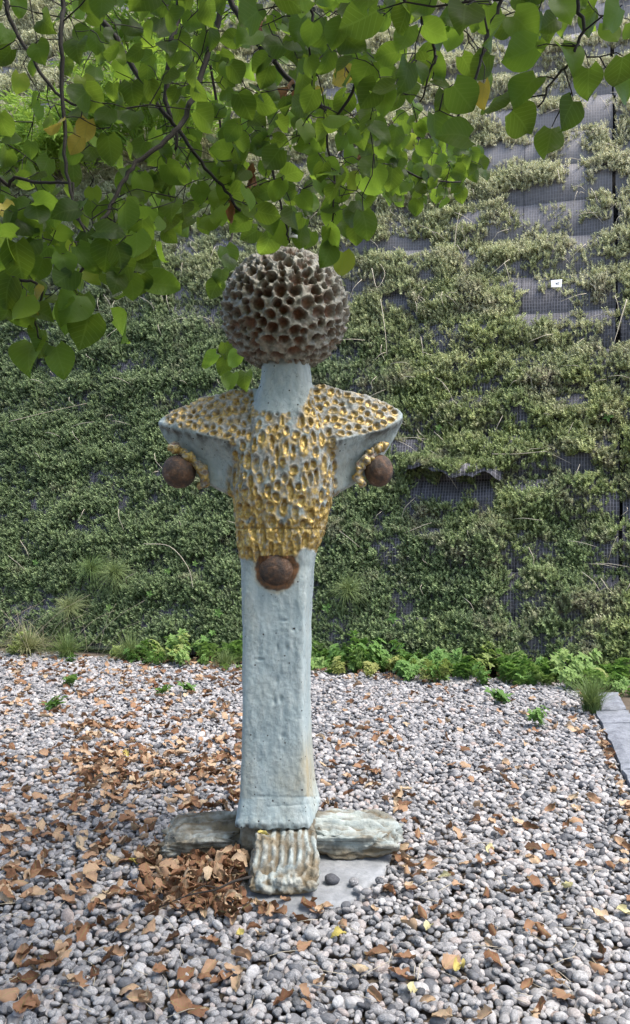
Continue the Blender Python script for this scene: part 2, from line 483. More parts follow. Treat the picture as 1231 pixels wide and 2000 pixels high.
# ------------------------------------------------------------------ instancing of uncountable stuff
def scatter(name, pts, rots, scales, idx, protos, parent=None):
    me = bpy.data.meshes.new(name)
    me.from_pydata([tuple(p) for p in pts], [], [])
    a = me.attributes.new('rot', 'FLOAT_VECTOR', 'POINT'); a.data.foreach_set('vector', np.asarray(rots, np.float32).ravel())
    a = me.attributes.new('scl', 'FLOAT_VECTOR', 'POINT'); a.data.foreach_set('vector', np.asarray(scales, np.float32).ravel())
    a = me.attributes.new('idx', 'INT', 'POINT'); a.data.foreach_set('value', np.asarray(idx, np.int32))
    o = put(name, me, parent)
    o['kind'] = 'stuff'
    g = bpy.data.node_groups.new(name, 'GeometryNodeTree')
    g.interface.new_socket('Geometry', in_out='INPUT', socket_type='NodeSocketGeometry')
    g.interface.new_socket('Geometry', in_out='OUTPUT', socket_type='NodeSocketGeometry')
    N, L = g.nodes, g.links
    gi, go = N.new('NodeGroupInput'), N.new('NodeGroupOutput')
    iop = N.new('GeometryNodeInstanceOnPoints')
    jn = N.new('GeometryNodeJoinGeometry')
    for p in reversed(protos):
        oi = N.new('GeometryNodeObjectInfo')
        oi.inputs['Object'].default_value = p
        oi.inputs['As Instance'].default_value = True
        L.new(oi.outputs['Geometry'], jn.inputs[0])
    def na(nm, typ):
        n = N.new('GeometryNodeInputNamedAttribute'); n.data_type = typ
        n.inputs['Name'].default_value = nm
        return n.outputs['Attribute']
    L.new(gi.outputs[0], iop.inputs['Points'])
    L.new(jn.outputs[0], iop.inputs['Instance'])
    iop.inputs['Pick Instance'].default_value = True
    L.new(na('idx', 'INT'), iop.inputs['Instance Index'])
    L.new(na('rot', 'FLOAT_VECTOR'), iop.inputs['Rotation'])
    L.new(na('scl', 'FLOAT_VECTOR'), iop.inputs['Scale'])
    L.new(iop.outputs[0], go.inputs[0])
    md = o.modifiers.new('scatter', 'NODES')
    md.node_group = g
    return o

# ------------------------------------------------------------------ the setting: ground
gv = [(-90, -60, -0.035), (90, -60, -0.035), (90, 120, -0.035), (-90, 120, -0.035)]
ground_o = put('ground', new_mesh('ground', gv, [(0, 1, 2, 3)], M['soil'], False))
ground_o['kind'] = 'structure'

# wall frame
PHI = R(17)
T = Vector((math.cos(PHI), -math.sin(PHI), 0))
NB = Vector((math.sin(PHI), math.cos(PHI), 0))
LEAN = 0.36
W0 = Vector((0, 8.55, 0))
WN = (T.cross(NB * LEAN + Vector((0, 0, 1)))).normalized()     # outward normal, towards the camera
if WN.y > 0: WN = -WN
def wall_pt(s, h, out=0.0):
    return W0 + T * s + NB * (LEAN * h) + Vector((0, 0, h)) + WN * out
def wall_hit(u, v):
    o = Vector((0, 0, CAMZ)); d = at(u, v, 1.0) - o
    t = (W0 - o).dot(WN) / d.dot(WN)
    p = o + d * t
    return (p - W0).dot(T), p.z

# ---- kerb along the right edge of the gravel
kerb = empty('kerb', (1.9, 5.5, 0)); kerb['kind'] = 'structure'
def kx(d): return 2.087 - 0.226 * (6.32 - d)
kd = [(6.98, 6.36), (6.34, 5.975), (5.955, 4.90), (4.88, 4.30), (4.28, 3.5), (3.48, 2.5), (2.48, 1.4)]
for i, (d1, d0) in enumerate(kd):
    w = 0.24 + 0.06 * (i == 2) + 0.05 * (i > 2)
    n = 9
    bmx = MB()
    nx, ny = 5, max(4, int((d1 - d0) / 0.09))
    Vv, Ff = [], []
    for j in range(ny + 1):
        for k in range(nx + 1):
            d = d0 + (d1 - d0) * j / ny
            e = min(j, ny - j, k, nx - k) == 0
            jit = random.uniform(-0.012, 0.012) if e else 0
            Vv.append((kx(d) + w * k / nx + jit, d + (random.uniform(-0.008, 0.008) if e else 0), 0.035 + random.uniform(-0.004, 0.004) - (0.010 if e else 0)))
    for j in range(ny):
        for k in range(nx):
            a = j * (nx + 1) + k
            Ff.append((a, a + 1, a + nx + 2, a + nx + 1))
    ring = [k for k in range(nx + 1)] + [(j) * (nx + 1) + nx for j in range(1, ny + 1)] + [ny * (nx + 1) + k for k in range(nx - 1, -1, -1)] + [j * (nx + 1) for j in range(ny - 1, 0, -1)]
    b = len(Vv)
    for r_ in ring:
        p = Vv[r_]; Vv.append((p[0], p[1], -0.12))
    for q in range(len(ring)):
        q2 = (q + 1) % len(ring)
        Ff.append((ring[q2], ring[q], b + q, b + q2))
    put('kerb_stone', new_mesh('kerb_stone', Vv, Ff, M['granite'], False), kerb)

# ---- retaining wall of meshed soil layers
wall = empty('retaining_wall', W0)
tag(wall, 'tall sloping soil wall wrapped in black mesh and overgrown with green sedum', 'wall')
LAYER, NL = 0.45, 25
seamA, seamB = wall_hit(1206, 700)[0], wall_hit(1012, 900)[0]
colw = seamA - seamB
edges = [seamA + colw * k for k in range(-11, 5)]
edges = [e for e in edges if -7.6 < e < 5.4]

def layer_out(s, h):
    """how far the bulging mesh face stands out of the plane at wall coordinates s, h (arrays)"""
    s = np.asarray(s, float); h = np.asarray(h, float)
    lay = np.floor(h / LAYER)
    q = h / LAYER - lay
    prof = 0.11 * np.sin(np.pi * np.clip(q * 0.92 + 0.02, 0, 1)) ** 0.7 + 0.05 * q
    P = np.stack([s * 1.3, lay * 3.7, h * 0 + 2.0], 1)
    amp = 0.75 + 0.45 * vnoise(P, 3)
    amp = amp * (0.3 + 0.7 * sstep(-1.2, 1.2, s + 0.25 * (h - 3)))
    return prof * amp + 0.035 * fbm(np.stack([s * 2.2, h * 2.2, h * 0], 1), 5)

def in_hole(u, v):
    return 800 < u < 985 and 930 < v < 985

EDG = list(edges)
for r_ in range(NL):
    edges = EDG if r_ < 20 else EDG[::5] + [EDG[-1]]
    edges = [-12.0] + (edges if edges[-1] != edges[-2] else edges[:-1])
    for c in range(len(edges) - 1):
        s0, s1 = edges[c] + 0.003, edges[c + 1] - 0.003
        if abs(edges[c] - seamA) < 0.01: s0 += 0.018 + 0.012 * math.sin(r_ * 2.1)
        if abs(edges[c + 1] - seamA) < 0.01: s1 -= 0.012 + 0.010 * math.sin(r_ * 1.3)
        nu, nv = 8, 6
        ss, hh = np.meshgrid(np.linspace(s0, s1, nu + 1), np.linspace(r_ * LAYER + 0.004, (r_ + 1) * LAYER - 0.004, nv + 1))
        o_ = layer_out(ss.ravel(), np.clip(hh.ravel(), r_ * LAYER + 0.001, (r_ + 1) * LAYER - 0.001))
        V = [wall_pt(a, b, x) for a, b, x in zip(ss.ravel(), hh.ravel(), o_)]
        Fq = [(j * (nu + 1) + k, j * (nu + 1) + k + 1, (j + 1) * (nu + 1) + k + 1, (j + 1) * (nu + 1) + k) for j in range(nv) for k in range(nu)]
        me = new_mesh('mesh_panel', V, Fq, M['fabric'])
        uvl = me.uv_layers.new(name='UVMap')
        fl = ss.ravel(), hh.ravel()
        for lp in me.loops:
            uvl.data[lp.index].uv = (fl[0][lp.vertex_index], fl[1][lp.vertex_index])
        put('mesh_panel', me, wall)
edges = [-12.0, EDG[-1]]
V = [wall_pt(s, h, -0.05 - dd) for dd in (0, 1.5) for s, h in ((edges[0], -0.2), (edges[-1], -0.2), (edges[-1], NL * LAYER), (edges[0], NL * LAYER))]
put('backing', new_mesh('backing', V, [(0, 1, 2, 3), (7, 6, 5, 4), (0, 4, 5, 1), (1, 5, 6, 2), (2, 6, 7, 3), (3, 7, 4, 0)], M['backing'], False), wall)

# torn flap that curls out of the wall, over a bare patch of mesh
sF0, hF0 = wall_hit(795, 915)
sF1, hF1 = wall_hit(985, 925)
V, Fq = [], []
nu, nv = 18, 8
for j in range(nv + 1):
    for k in range(nu + 1):
        a, b = k / nu, j / nv
        s = sF0 + (sF1 - sF0) * a
        h = (hF0 + 0.08) + (hF1 - hF0) * a - b * (0.20 - 0.05 * math.sin(a * 9) + 0.05 * a)
        env = math.sin(math.pi * min(1, max(0, a))) ** 0.4
        o_ = 0.10 + env * (0.27 * math.sin(b * 1.9) + 0.03 * math.sin(a * 13 + b * 2))
        V.append(wall_pt(s, h + 0.02 * math.sin(a * 31 + 1) * b + 0.012 * math.sin(a * 57) * b, o_))
for j in range(nv):
    for k in range(nu):
        a = j * (nu + 1) + k
        Fq.append((a, a + 1, a + nu + 2, a + nu + 1))
me = new_mesh('torn_mesh_flap', V, Fq, M['fabric'])
uvl = me.uv_layers.new(name='UVMap')
for lp in me.loops:
    vi = lp.vertex_index
    uvl.data[lp.index].uv = ((vi % (nu + 1)) * 0.045, (vi // (nu + 1)) * 0.03)
flap = put('torn_mesh_flap', me, wall)
flap['label'] = 'torn black mesh flap curling away from the wall'

# ------------------------------------------------------------------ the sculpture
AX, AY = -0.169, 3.78
YF = 3.62                         # distance of the front face
sculpt = empty('sculpture', (AX, AY, 0))
tag(sculpt, 'tall blue glazed concrete sculpture with pitted round head and gilded winged chest', 'sculpture')
def zf(v, d=YF): return CAMZ - (v - 1000) / F * d
def xf(u, d=YF): return (u - 615.5) / F * d

rings = [  # v, left u, right u, front y, back y, roundness exponent
    (672, 512, 604, 3.68, 3.88, 2.6), (720, 508, 608, 3.675, 3.885, 2.8), (745, 504, 609, 3.67, 3.89, 3), (770, 495, 615, 3.66, 3.90, 3), (790, 487, 626, 3.645, 3.915, 3),
    (815, 476, 640, 3.63, 3.93, 3.2), (850, 461, 650, 3.60, 3.95, 3.4), (900, 456, 652, 3.585, 3.96, 3.5), (960, 449, 650, 3.58, 3.96, 3.5),
    (1000, 453, 641, 3.585, 3.955, 3.5), (1035, 457, 633, 3.59, 3.95, 3.5), (1075, 463, 621, 3.595, 3.945, 3.8), (1110, 468, 616, 3.61, 3.94, 4.5),
    (1200, 472, 611, 3.62, 3.935, 12), (1300, 474, 609, 3.62, 3.935, 12), (1400, 474, 608, 3.62, 3.935, 12), (1480, 472, 611, 3.618, 3.935, 12),
    (1560, 468, 617, 3.61, 3.94, 12), (1590, 463, 624, 3.60, 3.945, 12), (1606, 459, 629, 3.59, 3.95, 12), (1614, 459, 629, 3.592, 3.95, 12)]
rv = np.array([r[0] for r in rings], float)
def ringval(v, k): return np.interp(v, rv, [r[k] for r in rings])
bb = MB()
NS = 72
vs = list(np.linspace(672, 1614, 90))
Vv, Ff = [], []
for v in vs:
    yf_, yb_ = ringval(v, 3), ringval(v, 4)
    xl, xr, ex = xf(ringval(v, 1), yf_ + 0.02), xf(ringval(v, 2), yf_ + 0.02), ringval(v, 5)
    cx, cy, hx, hy = (xl + xr) / 2, (yf_ + yb_) / 2, (xr - xl) / 2, (yb_ - yf_) / 2
    for k in range(NS):
        a = 2 * math.pi * k / NS
        c, s_ = math.cos(a), math.sin(a)
        x = math.copysign(abs(c) ** (2 / ex), c) * hx
        y = math.copysign(abs(s_) ** (2 / ex), s_) * hy
        if v > 1040 and x > 0:      # the right flank is splayed a little, so that it shows
            x -= float(sstep(1040, 1150, v)) * 0.030 * (x / hx) * (0.5 - 0.5 * y / hy) * (1 + 0.5 * float(sstep(1500, 1610, v)))
        Vv.append((cx + x, cy + y, zf(v, YF)))
for i in range(len(vs) - 1):
    for k in range(NS):
        k2 = (k + 1) % NS
        Ff.append((i * NS + k2, i * NS + k, (i + 1) * NS + k, (i + 1) * NS + k2))
Ff.append(tuple(range(NS)))
Ff.append(tuple((len(vs) - 1) * NS + k for k in range(NS))[::-1])
bb.add(Vv, Ff)

def wing(sign):
    """wing: sections from the tip into the chest; (u, top v, ridge v, ridge half depth, under v, bottom v, bottom half depth)"""
    if sign < 0:
        secs = [(311, 824, 828, 0.012, 830, 833, 0.010), (318, 817, 829, 0.04, 836, 848, 0.014), (340, 803, 834, 0.065, 856, 880, 0.02), (372, 788, 841, 0.10, 880, 915, 0.025), (405, 777, 849, 0.13, 905, 945, 0.035),
                (440, 768, 858, 0.155, 925, 962, 0.06), (480, 760, 866, 0.16, 950, 985, 0.11), (540, 757, 870, 0.14, 960, 1000, 0.12)]
    else:
        secs = [(787, 808, 815, 0.014, 818, 823, 0.012), (776, 797, 828, 0.045, 834, 846, 0.02), (750, 786, 838, 0.075, 858, 890, 0.024), (718, 775, 845, 0.11, 885, 928, 0.03), (690, 767, 852, 0.135, 905, 948, 0.04),
                (655, 758, 862, 0.16, 925, 965, 0.065), (620, 752, 868, 0.16, 950, 985, 0.11), (560, 752, 870, 0.14, 960, 1000, 0.12)]
    Vv, Ff = [], []
    # refine between the sections
    A = np.array(secs, float)
    t = np.linspace(0, len(secs) - 1, 40)
    A = np.stack([np.interp(t, range(len(secs)), A[:, k]) for k in range(7)], 1)
    n = 0
    for (u, tv, rv_, rd, uv_, bv, bd) in A:
        x = xf(u, AY)
        pr = [(0.0, zf(tv, AY) + 0.0), ]
        # front profile from the top round the ridge to the bottom, then the back mirrored
        dr = AY - rd
        front = [(-0.012, zf(tv, AY)), (-rd * 0.55, zf(tv + (rv_ - tv) * 0.46, AY - rd * 0.55)), (-rd * 0.97, zf(rv_ - 5, dr)), (-rd, zf(rv_, dr)), (-rd * 0.96, zf(rv_ + 4, dr)),
                 (-(rd * 0.45 + bd * 0.5), zf(rv_ + (uv_ - rv_) * 0.55, AY - rd * 0.6)), (-bd * 1.15, zf(uv_, AY - bd)), (-bd, zf(bv - 4, AY - bd)), (-bd * 0.5, zf(bv, AY))]
        ring = [(x, AY + y, z) for y, z in front] + [(x, AY - y, z) for y, z in reversed(front)]
        n = len(ring)
        Vv += ring
    m_ = len(A)
    for i in range(m_ - 1):
        for k in range(n):
            k2 = (k + 1) % n
            f = (i * n + k, i * n + k2, (i + 1) * n + k2, (i + 1) * n + k)
            Ff.append(f if sign > 0 else f[::-1])
    Ff.append(tuple(range(n)) if sign < 0 else tuple(range(n))[::-1])
    e = tuple((m_ - 1) * n + k for k in range(n))
    Ff.append(e if sign > 0 else e[::-1])
    bb.add(Vv, Ff)
wing(-1); wing(1)
raw = bb.mesh('raw', None)
bm = bmesh.new(); bm.from_mesh(raw); bmesh.ops.recalc_face_normals(bm, faces=bm.faces); bm.to_mesh(raw); bm.free()
tmp = bpy.data.objects.new('raw', raw); C.objects.link(tmp)
md = tmp.modifiers.new('r', 'REMESH'); md.mode = 'VOXEL'; md.voxel_size = 0.0046
dg = bpy.context.evaluated_depsgraph_get()
ev = tmp.evaluated_get(dg)
me = ev.to_mesh()
nv_ = len(me.vertices)
P = np.zeros(nv_ * 3); me.vertices.foreach_get('co', P); P = P.reshape(-1, 3)
E = np.zeros(len(me.edges) * 2, np.int64); me.edges.foreach_get('vertices', E); E = E.reshape(-1, 2)
QF = np.zeros(len(me.loops), np.int64); me.loops.foreach_get('vertex_index', QF); QF = QF.reshape(-1, 4)
ev.to_mesh_clear()
bpy.data.objects.remove(tmp); bpy.data.meshes.remove(raw)

deg = np.bincount(E.ravel(), minlength=nv_).astype(float)
def smooth(P, it, lam=0.5):
    for _ in range(it):
        A = np.zeros_like(P)
        for k in range(3):
            A[:, k] = np.bincount(E[:, 0], P[E[:, 1], k], nv_) + np.bincount(E[:, 1], P[E[:, 0], k], nv_)
        P = P + lam * (A / deg[:, None] - P)
    return P
def normals(P):
    a = np.cross(P[QF[:, 2]] - P[QF[:, 0]], P[QF[:, 3]] - P[QF[:, 1]])
    N = np.zeros_like(P)
    for k in range(4):
        for j in range(3):
            N[:, j] += np.bincount(QF[:, k], a[:, j], nv_)
    return N / (np.linalg.norm(N, axis=1)[:, None] + 1e-12)
P = smooth(P, 2)
N = normals(P)
U = 615.5 + F * P[:, 0] / P[:, 1]
Vp = 1000 - F * (P[:, 2] - CAMZ) / P[:, 1]
ridgeL = np.interp(U, [311, 340, 440, 480], [828, 834, 858, 866])
ridgeR = np.interp(U, [620, 690, 750, 787], [868, 852, 838, 815])
wob = 14 * fbm(P * 14, 21)
chest = sstep(-6, 8, (U - np.interp(Vp, [780, 850, 960, 1035], [490, 452, 440, 440])) + wob * 0.3) * sstep(-6, 8, np.interp(Vp, [780, 850, 960, 1035], [612, 660, 660, 650]) - U + wob * 0.3)
low = np.interp(U, [440, 480, 560, 590, 610, 640], [1075, 1096, 1092, 1076, 1072, 1090]) + wob * 0.7
up = np.interp(U, [480, 490, 505, 560, 592, 612], [765, 797, 806, 800, 796, 750]) + wob * 0.6
chest = chest * sstep(-4, 5, low - Vp) * sstep(-4, 5, Vp - up)
wingL = (U < 500) * sstep(-3, 5, ridgeL - Vp + wob * 0.35) 
wingR = (U > 600) * sstep(-3, 5, ridgeR - Vp + wob * 0.35)
neckcut = sstep(-4, 6, Vp - np.interp(U, [480, 495, 505, 600, 612, 630], [700, 770, 900, 900, 760, 700]))
wings = np.clip(wingL + wingR, 0, 1) * np.where((U > 480) & (U < 632), neckcut, 1) * (Vp > 745)
wings *= sstep(0, 12, np.minimum(U - 318, 783 - U))
goldm = np.clip(np.maximum(chest, wings), 0, 1)

# trowelled unevenness everywhere
disp = 0.006 * fbm(P * np.array([9, 9, 5]), 31) + 0.0034 * fbm(P * np.array([45, 45, 18]), 32) + 0.0018 * fbm(P * 95, 39)
disp += 0.006 * goldm * fbm(P * 22, 33) + 0.009 * goldm * fbm(P * np.array([30, 30, 6]), 34)
disp -= 0.010 * goldm * np.exp(-((U - 489 - 5 * fbm(P * 9, 38)) / 3.5) ** 2) * sstep(790, 830, Vp) * sstep(1000, 940, Vp)
# torn lower hem of the skirt
hem = sstep(1585, 1612, Vp)
disp += hem * 0.009 * fbm(P * np.array([45, 45, 12]), 35)
P[:, 2] += 0.010 * sstep(1600, 1613, Vp) * fbm(np.stack([P[:, 0] * 45, P[:, 1] * 45, P[:, 2] * 0], 1), 29)
# a shallow horizontal joint across the chest, scored lines near the foot
joint = np.exp(-((Vp - 1033 - 0.01 * (U - 540)) / 2.2) ** 2)
disp -= 0.006 * joint
disp -= 0.0022 * np.exp(-((Vp - 1556 - 0.02 * (U - 540) - 3 * fbm(P * 20, 36)) / 2.0) ** 2) * (U > 490)
disp -= 0.0022 * np.exp(-((Vp - 1574 + 0.05 * (U - 540) - 4 * fbm(P * 20, 37)) / 2.0) ** 2) * (U > 520)
# a few gouges in the shaft
for gu, gv_, ga, gb in ((540, 1330, 5, 9), (551, 1438, 4, 5), (536, 1370, 3, 6), (548, 1366, 3, 6), (560, 1265, 3, 5), (542, 1265, 2.5, 7), (508, 1288, 8, 2), (555, 1212, 6, 2), (573, 1230, 3, 2)):
    dd = ((U - gu) / ga) ** 2 + ((Vp - gv_) / gb) ** 2
    disp -= 0.009 * np.exp(-dd)
P = P + N * disp[:, None]
# pits
cand = np.where(goldm > 0.6)[0]
rng.shuffle(cand)
acc, ra, rb = [], [], []
for i in cand[:9000]:
    p = P[i]
    v_ = Vp[i]
    w_ = wings[i] > 0.5 and not chest[i] > 0.5
    if v_ > 1025: a_, b_ = rng.uniform(0.012, 0.02), rng.uniform(0.045, 0.07)
    elif v_ > 960: a_, b_ = rng.uniform(0.013, 0.018), rng.uniform(0.022, 0.036)
    elif w_: a_, b_ = rng.uniform(0.012, 0.019), rng.uniform(0.014, 0.022)
    else: a_, b_ = rng.uniform(0.0095, 0.0165), rng.uniform(0.018, 0.046)
    if acc:
        Q = np.array(acc)
        d = p - Q
        o2 = d[:, 0] ** 2 + d[:, 1] ** 2
        if (o2 / (np.array(ra) + a_) ** 2 + d[:, 2] ** 2 / (np.array(rb) + b_) ** 2).min() < (1.0 if v_ > 1000 else 1.15 if w_ else 1.25): continue
    acc.append(p); ra.append(a_); rb.append(b_)
Q, ra, rb = np.array(acc), np.array(ra), np.array(rb)
pdep = rng.uniform(0.007, 0.018, len(Q))
pgold = np.clip(rng.normal(1.0, 0.35, len(Q)), 0.0, 1)
pit = np.zeros(nv_); tz = np.zeros(nv_); gl = np.zeros(nv_); dn = np.full(nv_, 9.0); dp = np.zeros(nv_)
act = np.where(goldm > 0.05)[0]
for ch in np.array_split(act, max(1, len(act) // 20000)):
    D = (P[ch] + 0.007 * np.stack([fbm(P[ch] * 26, 43), fbm(P[ch] * 26, 44), fbm(P[ch] * 26, 45)], 1))[:, None, :] - Q[None]
    o = np.sqrt(D[..., 0] ** 2 + D[..., 1] ** 2) / ra[None]
    z = D[..., 2] / rb[None]
    d = np.sqrt(o * o + z * z)
    k = d.argmin(1)
    ar = np.arange(len(ch))
    dn[ch] = d[ar, k]; tz[ch] = z[ar, k]; gl[ch] = pgold[k]; dp[ch] = pdep[k]
dn2 = dn + 0.30 * fbm(P * 48, 41)
ins = np.clip(1 - dn2 ** 2, 0, 1)
pitd = -dp * ins ** 0.55 * (0.8 + 0.35 * np.clip(tz, -1, 1)) + 0.0055 * np.exp(-((dn2 - 1.12) / 0.22) ** 2)
P = P + N * (pitd * (dn < 4) * goldm)[:, None]
band = sstep(1026, 1034, Vp) * goldm
sh = fbm(P * 30, 51)
lowgold = sstep(930, 1025, Vp)
gild = goldm * np.clip(sstep(0.0, 0.2, ins) * (gl * 1.7) * sstep(0.85, 0.3, tz) + 0.9 * lowgold * sstep(-0.35, 0.1, sh) + band * sstep(-0.7, -0.2, sh) + 0.7 * sstep(-0.02, 0.3, sh) + gl * sstep(1.7, 1.2, np.sqrt(np.clip(dn2, 0, 9) ** 2)) * (tz < -0.3) * 0.9, 0, 1)
gild = np.where(np.abs(U - 545) > 110, gild * 0.95, gild)
rust = goldm * np.clip(sstep(0.25, 0.8, ins) * (sstep(0.25, 0.6, tz) * 0.95 + np.clip(0.5 - gl, 0, 1) * 0.9) * (1 - 0.95 * band), 0, 1)
stain = np.zeros(nv_)
stain += np.exp(-((U - 598) / 16) ** 2) * sstep(1400, 1530, Vp) * (Vp < 1556) * 1.2
stain += np.exp(-((U - 570) / 30) ** 2 - ((Vp - 1520) / 40) ** 2) * 0.7
stain += 0.35 * sstep(1380, 1500, Vp) * (Vp < 1560) * np.exp(-((U - 480) / 14) ** 2)
# rust halo round the front ball
bu, bv_, = 540, 1112
rr = np.sqrt((U - bu) ** 2 + (Vp - bv_) ** 2)
stain += np.exp(-((rr - 42 - 8 * fbm(P * 30, 53)) / 5) ** 2) * (P[:, 1] < AY) * 0.7
rust = np.maximum(rust, sstep(45, 41, rr + 7 * sh) * (P[:, 1] < AY) * (Vp > 1085))
under = np.clip(((U < 452) * sstep(-2, 4, Vp - ridgeL) * sstep(40, 0, Vp - ridgeL)) + ((U > 652) * sstep(-2, 4, Vp - ridgeR) * sstep(30, 0, Vp - ridgeR)), 0, 1)  # dark band below the wing ridges, fading downwards
dark_marks = np.clip(0.75 * goldm * np.exp(-((dn2 - 1.25) / 0.16) ** 2) * sstep(-0.2, 0.3, fbm(P * 18, 52)) + under + joint * 0.8 + 0.5 * goldm * sstep(0.1, 0.5, -sh) * (ins < 0.1) + hem * sstep(1606, 1614, Vp), 0, 1)  # darkens pit rims, the joint, below the ridges and the hem edge
clay = goldm * sstep(-0.5, -0.1, sh + 0.3 * (wings > .5) - 0.1)
clay = np.maximum(clay * 0.9, 0)
P = smooth(P, 1, 0.25)
fz = P[QF].mean(1)
fu = 615.5 + F * fz[:, 0] / fz[:, 1]; fv = 1000 - F * (fz[:, 2] - CAMZ) / fz[:, 1]
isneck = (fz[:, 2] > zf(800)) & (fu > 484) & (fu < 622)
gface = goldm[QF].mean(1) > 0.5
isneck &= ~gface
isshaft = fv > 1033
part = np.where(isneck, 0, np.where(isshaft, 2, 1))
for k, nm in ((0, 'neck'), (1, 'winged_torso'), (2, 'shaft')):
    q = QF[part == k]
    ids, inv = np.unique(q, return_inverse=True)
    me = new_mesh(nm, P[ids], inv.reshape(-1, 4), M['body'])
    for a_, arr in (('gild', gild), ('rust', rust), ('stain', np.clip(stain, 0, 1)), ('dark_marks', dark_marks), ('clay', clay)):
        attr(me, a_, arr[ids])
    o = put(nm, me, sculpt)
    if k == 1: o['label'] = 'winged chest covered in gilded pits'

# head: ball of closely packed cups
bm = bmesh.new()
bmesh.ops.create_icosphere(bm, subdivisions=7, radius=1)
hv = np.array([v.co[:] for v in bm.verts])
hf = [tuple(v.index for v in f.verts) for f in bm.faces]
bm.free()
HR = 0.275
HC = np.array(at(557, 608, AY))
cs = rng.normal(size=(9000, 3)); cs /= np.linalg.norm(cs, axis=1)[:, None]
hc, hr = [], []
for c in cs:
    r_ = rng.uniform(0.062, 0.14)
    if hc:
        dd = np.linalg.norm(np.array(hc) - c, axis=1)
        if (dd < (np.array(hr) + r_) * 0.80).any(): continue
    hc.append(c); hr.append(r_)
hc, hr = np.array(hc), np.array(hr)
cupd = rng.uniform(0.016, 0.046, len(hc)); hueb = rng.uniform(0, 1, len(hc))
hue_c = np.clip(0.4 + 1.0 * (hueb - 0.45) + 0.5 * (hc[:, 2] < -0.1) , 0, 1)
hn = hv + 0.030 * np.stack([fbm(hv * 7, 61), fbm(hv * 7, 62), fbm(hv * 7, 63)], 1)
d1 = np.zeros(len(hv)); kk = np.zeros(len(hv), int); d2 = np.zeros(len(hv))
for ch in np.array_split(np.arange(len(hv)), 12):
    D = np.linalg.norm(hn[ch][:, None] - hc[None], axis=2) / hr[None]
    k = D.argmin(1); d1[ch] = D[np.arange(len(ch)), k]; kk[ch] = k
    D[np.arange(len(ch)), k] = 9; d2[ch] = D.min(1)
x = d1 + 0.24 * fbm(hv * 17, 64)
cup = np.clip(1 - (x / 0.86) ** 2, 0, 1)
h = -cupd[kk] * cup ** 0.6 + 0.007 * np.exp(-((x - 0.98) / 0.16) ** 2) * (1 + 0.8 * fbm(hv * 12, 65)) + 0.006 * fbm(hv * 9, 66)
# cups point slightly down: overhanging upper lips
rel = (hn - hc[kk])[:, 2] / hr[kk]
h += 0.010 * np.exp(-((x - 0.95) / 0.2) ** 2) * np.clip(rel, -1, 1)
hp = HC + hv * (HR + h)[:, None] * np.array([1.0, 1.0, 0.965])
me = new_mesh('head', hp, hf, M['head'])
attr(me, 'cup', np.clip(cup ** 0.5 * 1.15 - 0.1, 0, 1)); attr(me, 'hue', hue_c[kk])
o = put('head', me, sculpt); o['label'] = 'round head pitted all over with brown glazed cups'

# iron balls
def ball(c, r, sq=(1, 1, 1), seed=0):
    bm = bmesh.new(); bmesh.ops.create_icosphere(bm, subdivisions=5, radius=1)
    v = np.array([q.co[:] for q in bm.verts]); f = [tuple(q.index for q in g.verts) for g in bm.faces]; bm.free()
    rad = r * (1 + 0.03 * fbm(v * 1.8, 70 + seed) + 0.016 * fbm(v * 9, 71 + seed))
    return put('iron_ball', new_mesh('iron_ball', np.array(c) + v * rad[:, None] * np.array(sq), f, M['iron']), sculpt)
ball(at(350, 921, AY - 0.03), 0.074, seed=1)
ball(at(740, 919, AY - 0.04), 0.066, (0.95, 1, 1.08), seed=2)
ball(at(540, 1111, 3.64), 0.080, (1, 0.75, 0.95), seed=3)

# lumpy gilded clamps that hold the side balls
def clamp(path, rad, seed):
    mb = MB()
    pts = curve_pts(path, 5)
    bm = bmesh.new()
    for i, p in enumerate(pts):
        for j in range(2):
            r_ = rad * random.uniform(0.55, 1.1)
            q = p + Vector((random.uniform(-1, 1), random.uniform(-1, 0.6), random.uniform(-1, 1))) * rad * 0.55
            bmesh.ops.create_icosphere(bm, subdivisions=3, radius=r_, matrix=Matrix.Translation(q) @ Euler((random.random() * 6, random.random() * 6, 0)).to_matrix().to_4x4() @ Matrix.Diagonal((1.1, 0.8, 0.7, 1)))
    me0 = bpy.data.meshes.new('c'); bm.to_mesh(me0); bm.free()
    tmp = bpy.data.objects.new('c', me0); C.objects.link(tmp)
    md = tmp.modifiers.new('r', 'REMESH'); md.mode = 'VOXEL'; md.voxel_size = 0.004
    ev = tmp.evaluated_get(bpy.context.evaluated_depsgraph_get())
    m2 = ev.to_mesh()
    V = np.zeros(len(m2.vertices) * 3); m2.vertices.foreach_get('co', V); V = V.reshape(-1, 3)
    Nn = np.zeros(len(m2.vertices) * 3); m2.vertices.foreach_get('normal', Nn); Nn = Nn.reshape(-1, 3)
    fc = [tuple(p.vertices) for p in m2.polygons]
    ev.to_mesh_clear(); bpy.data.objects.remove(tmp); bpy.data.meshes.remove(me0)
    n_ = fbm(V * 55, 80 + seed)
    V = V + Nn * (0.007 * n_)[:, None]
    me = new_mesh('gilded_clamp', V, fc, M['body'])
    attr(me, 'gild', sstep(-0.35, 0.1, n_)); attr(me, 'rust', sstep(0.05, 0.5, -n_) * 0.8)
    attr(me, 'clay', np.ones(len(V)) * 0.8); attr(me, 'stain', np.zeros(len(V))); attr(me, 'dark_marks', np.zeros(len(V)))
    put('gilded_clamp', me, sculpt)
clamp([at(340, 872, AY - 0.045), at(362, 888, AY - 0.055), at(388, 906, AY - 0.06), at(398, 930, AY - 0.055), at(398, 948, AY - 0.045)], 0.023, 1)
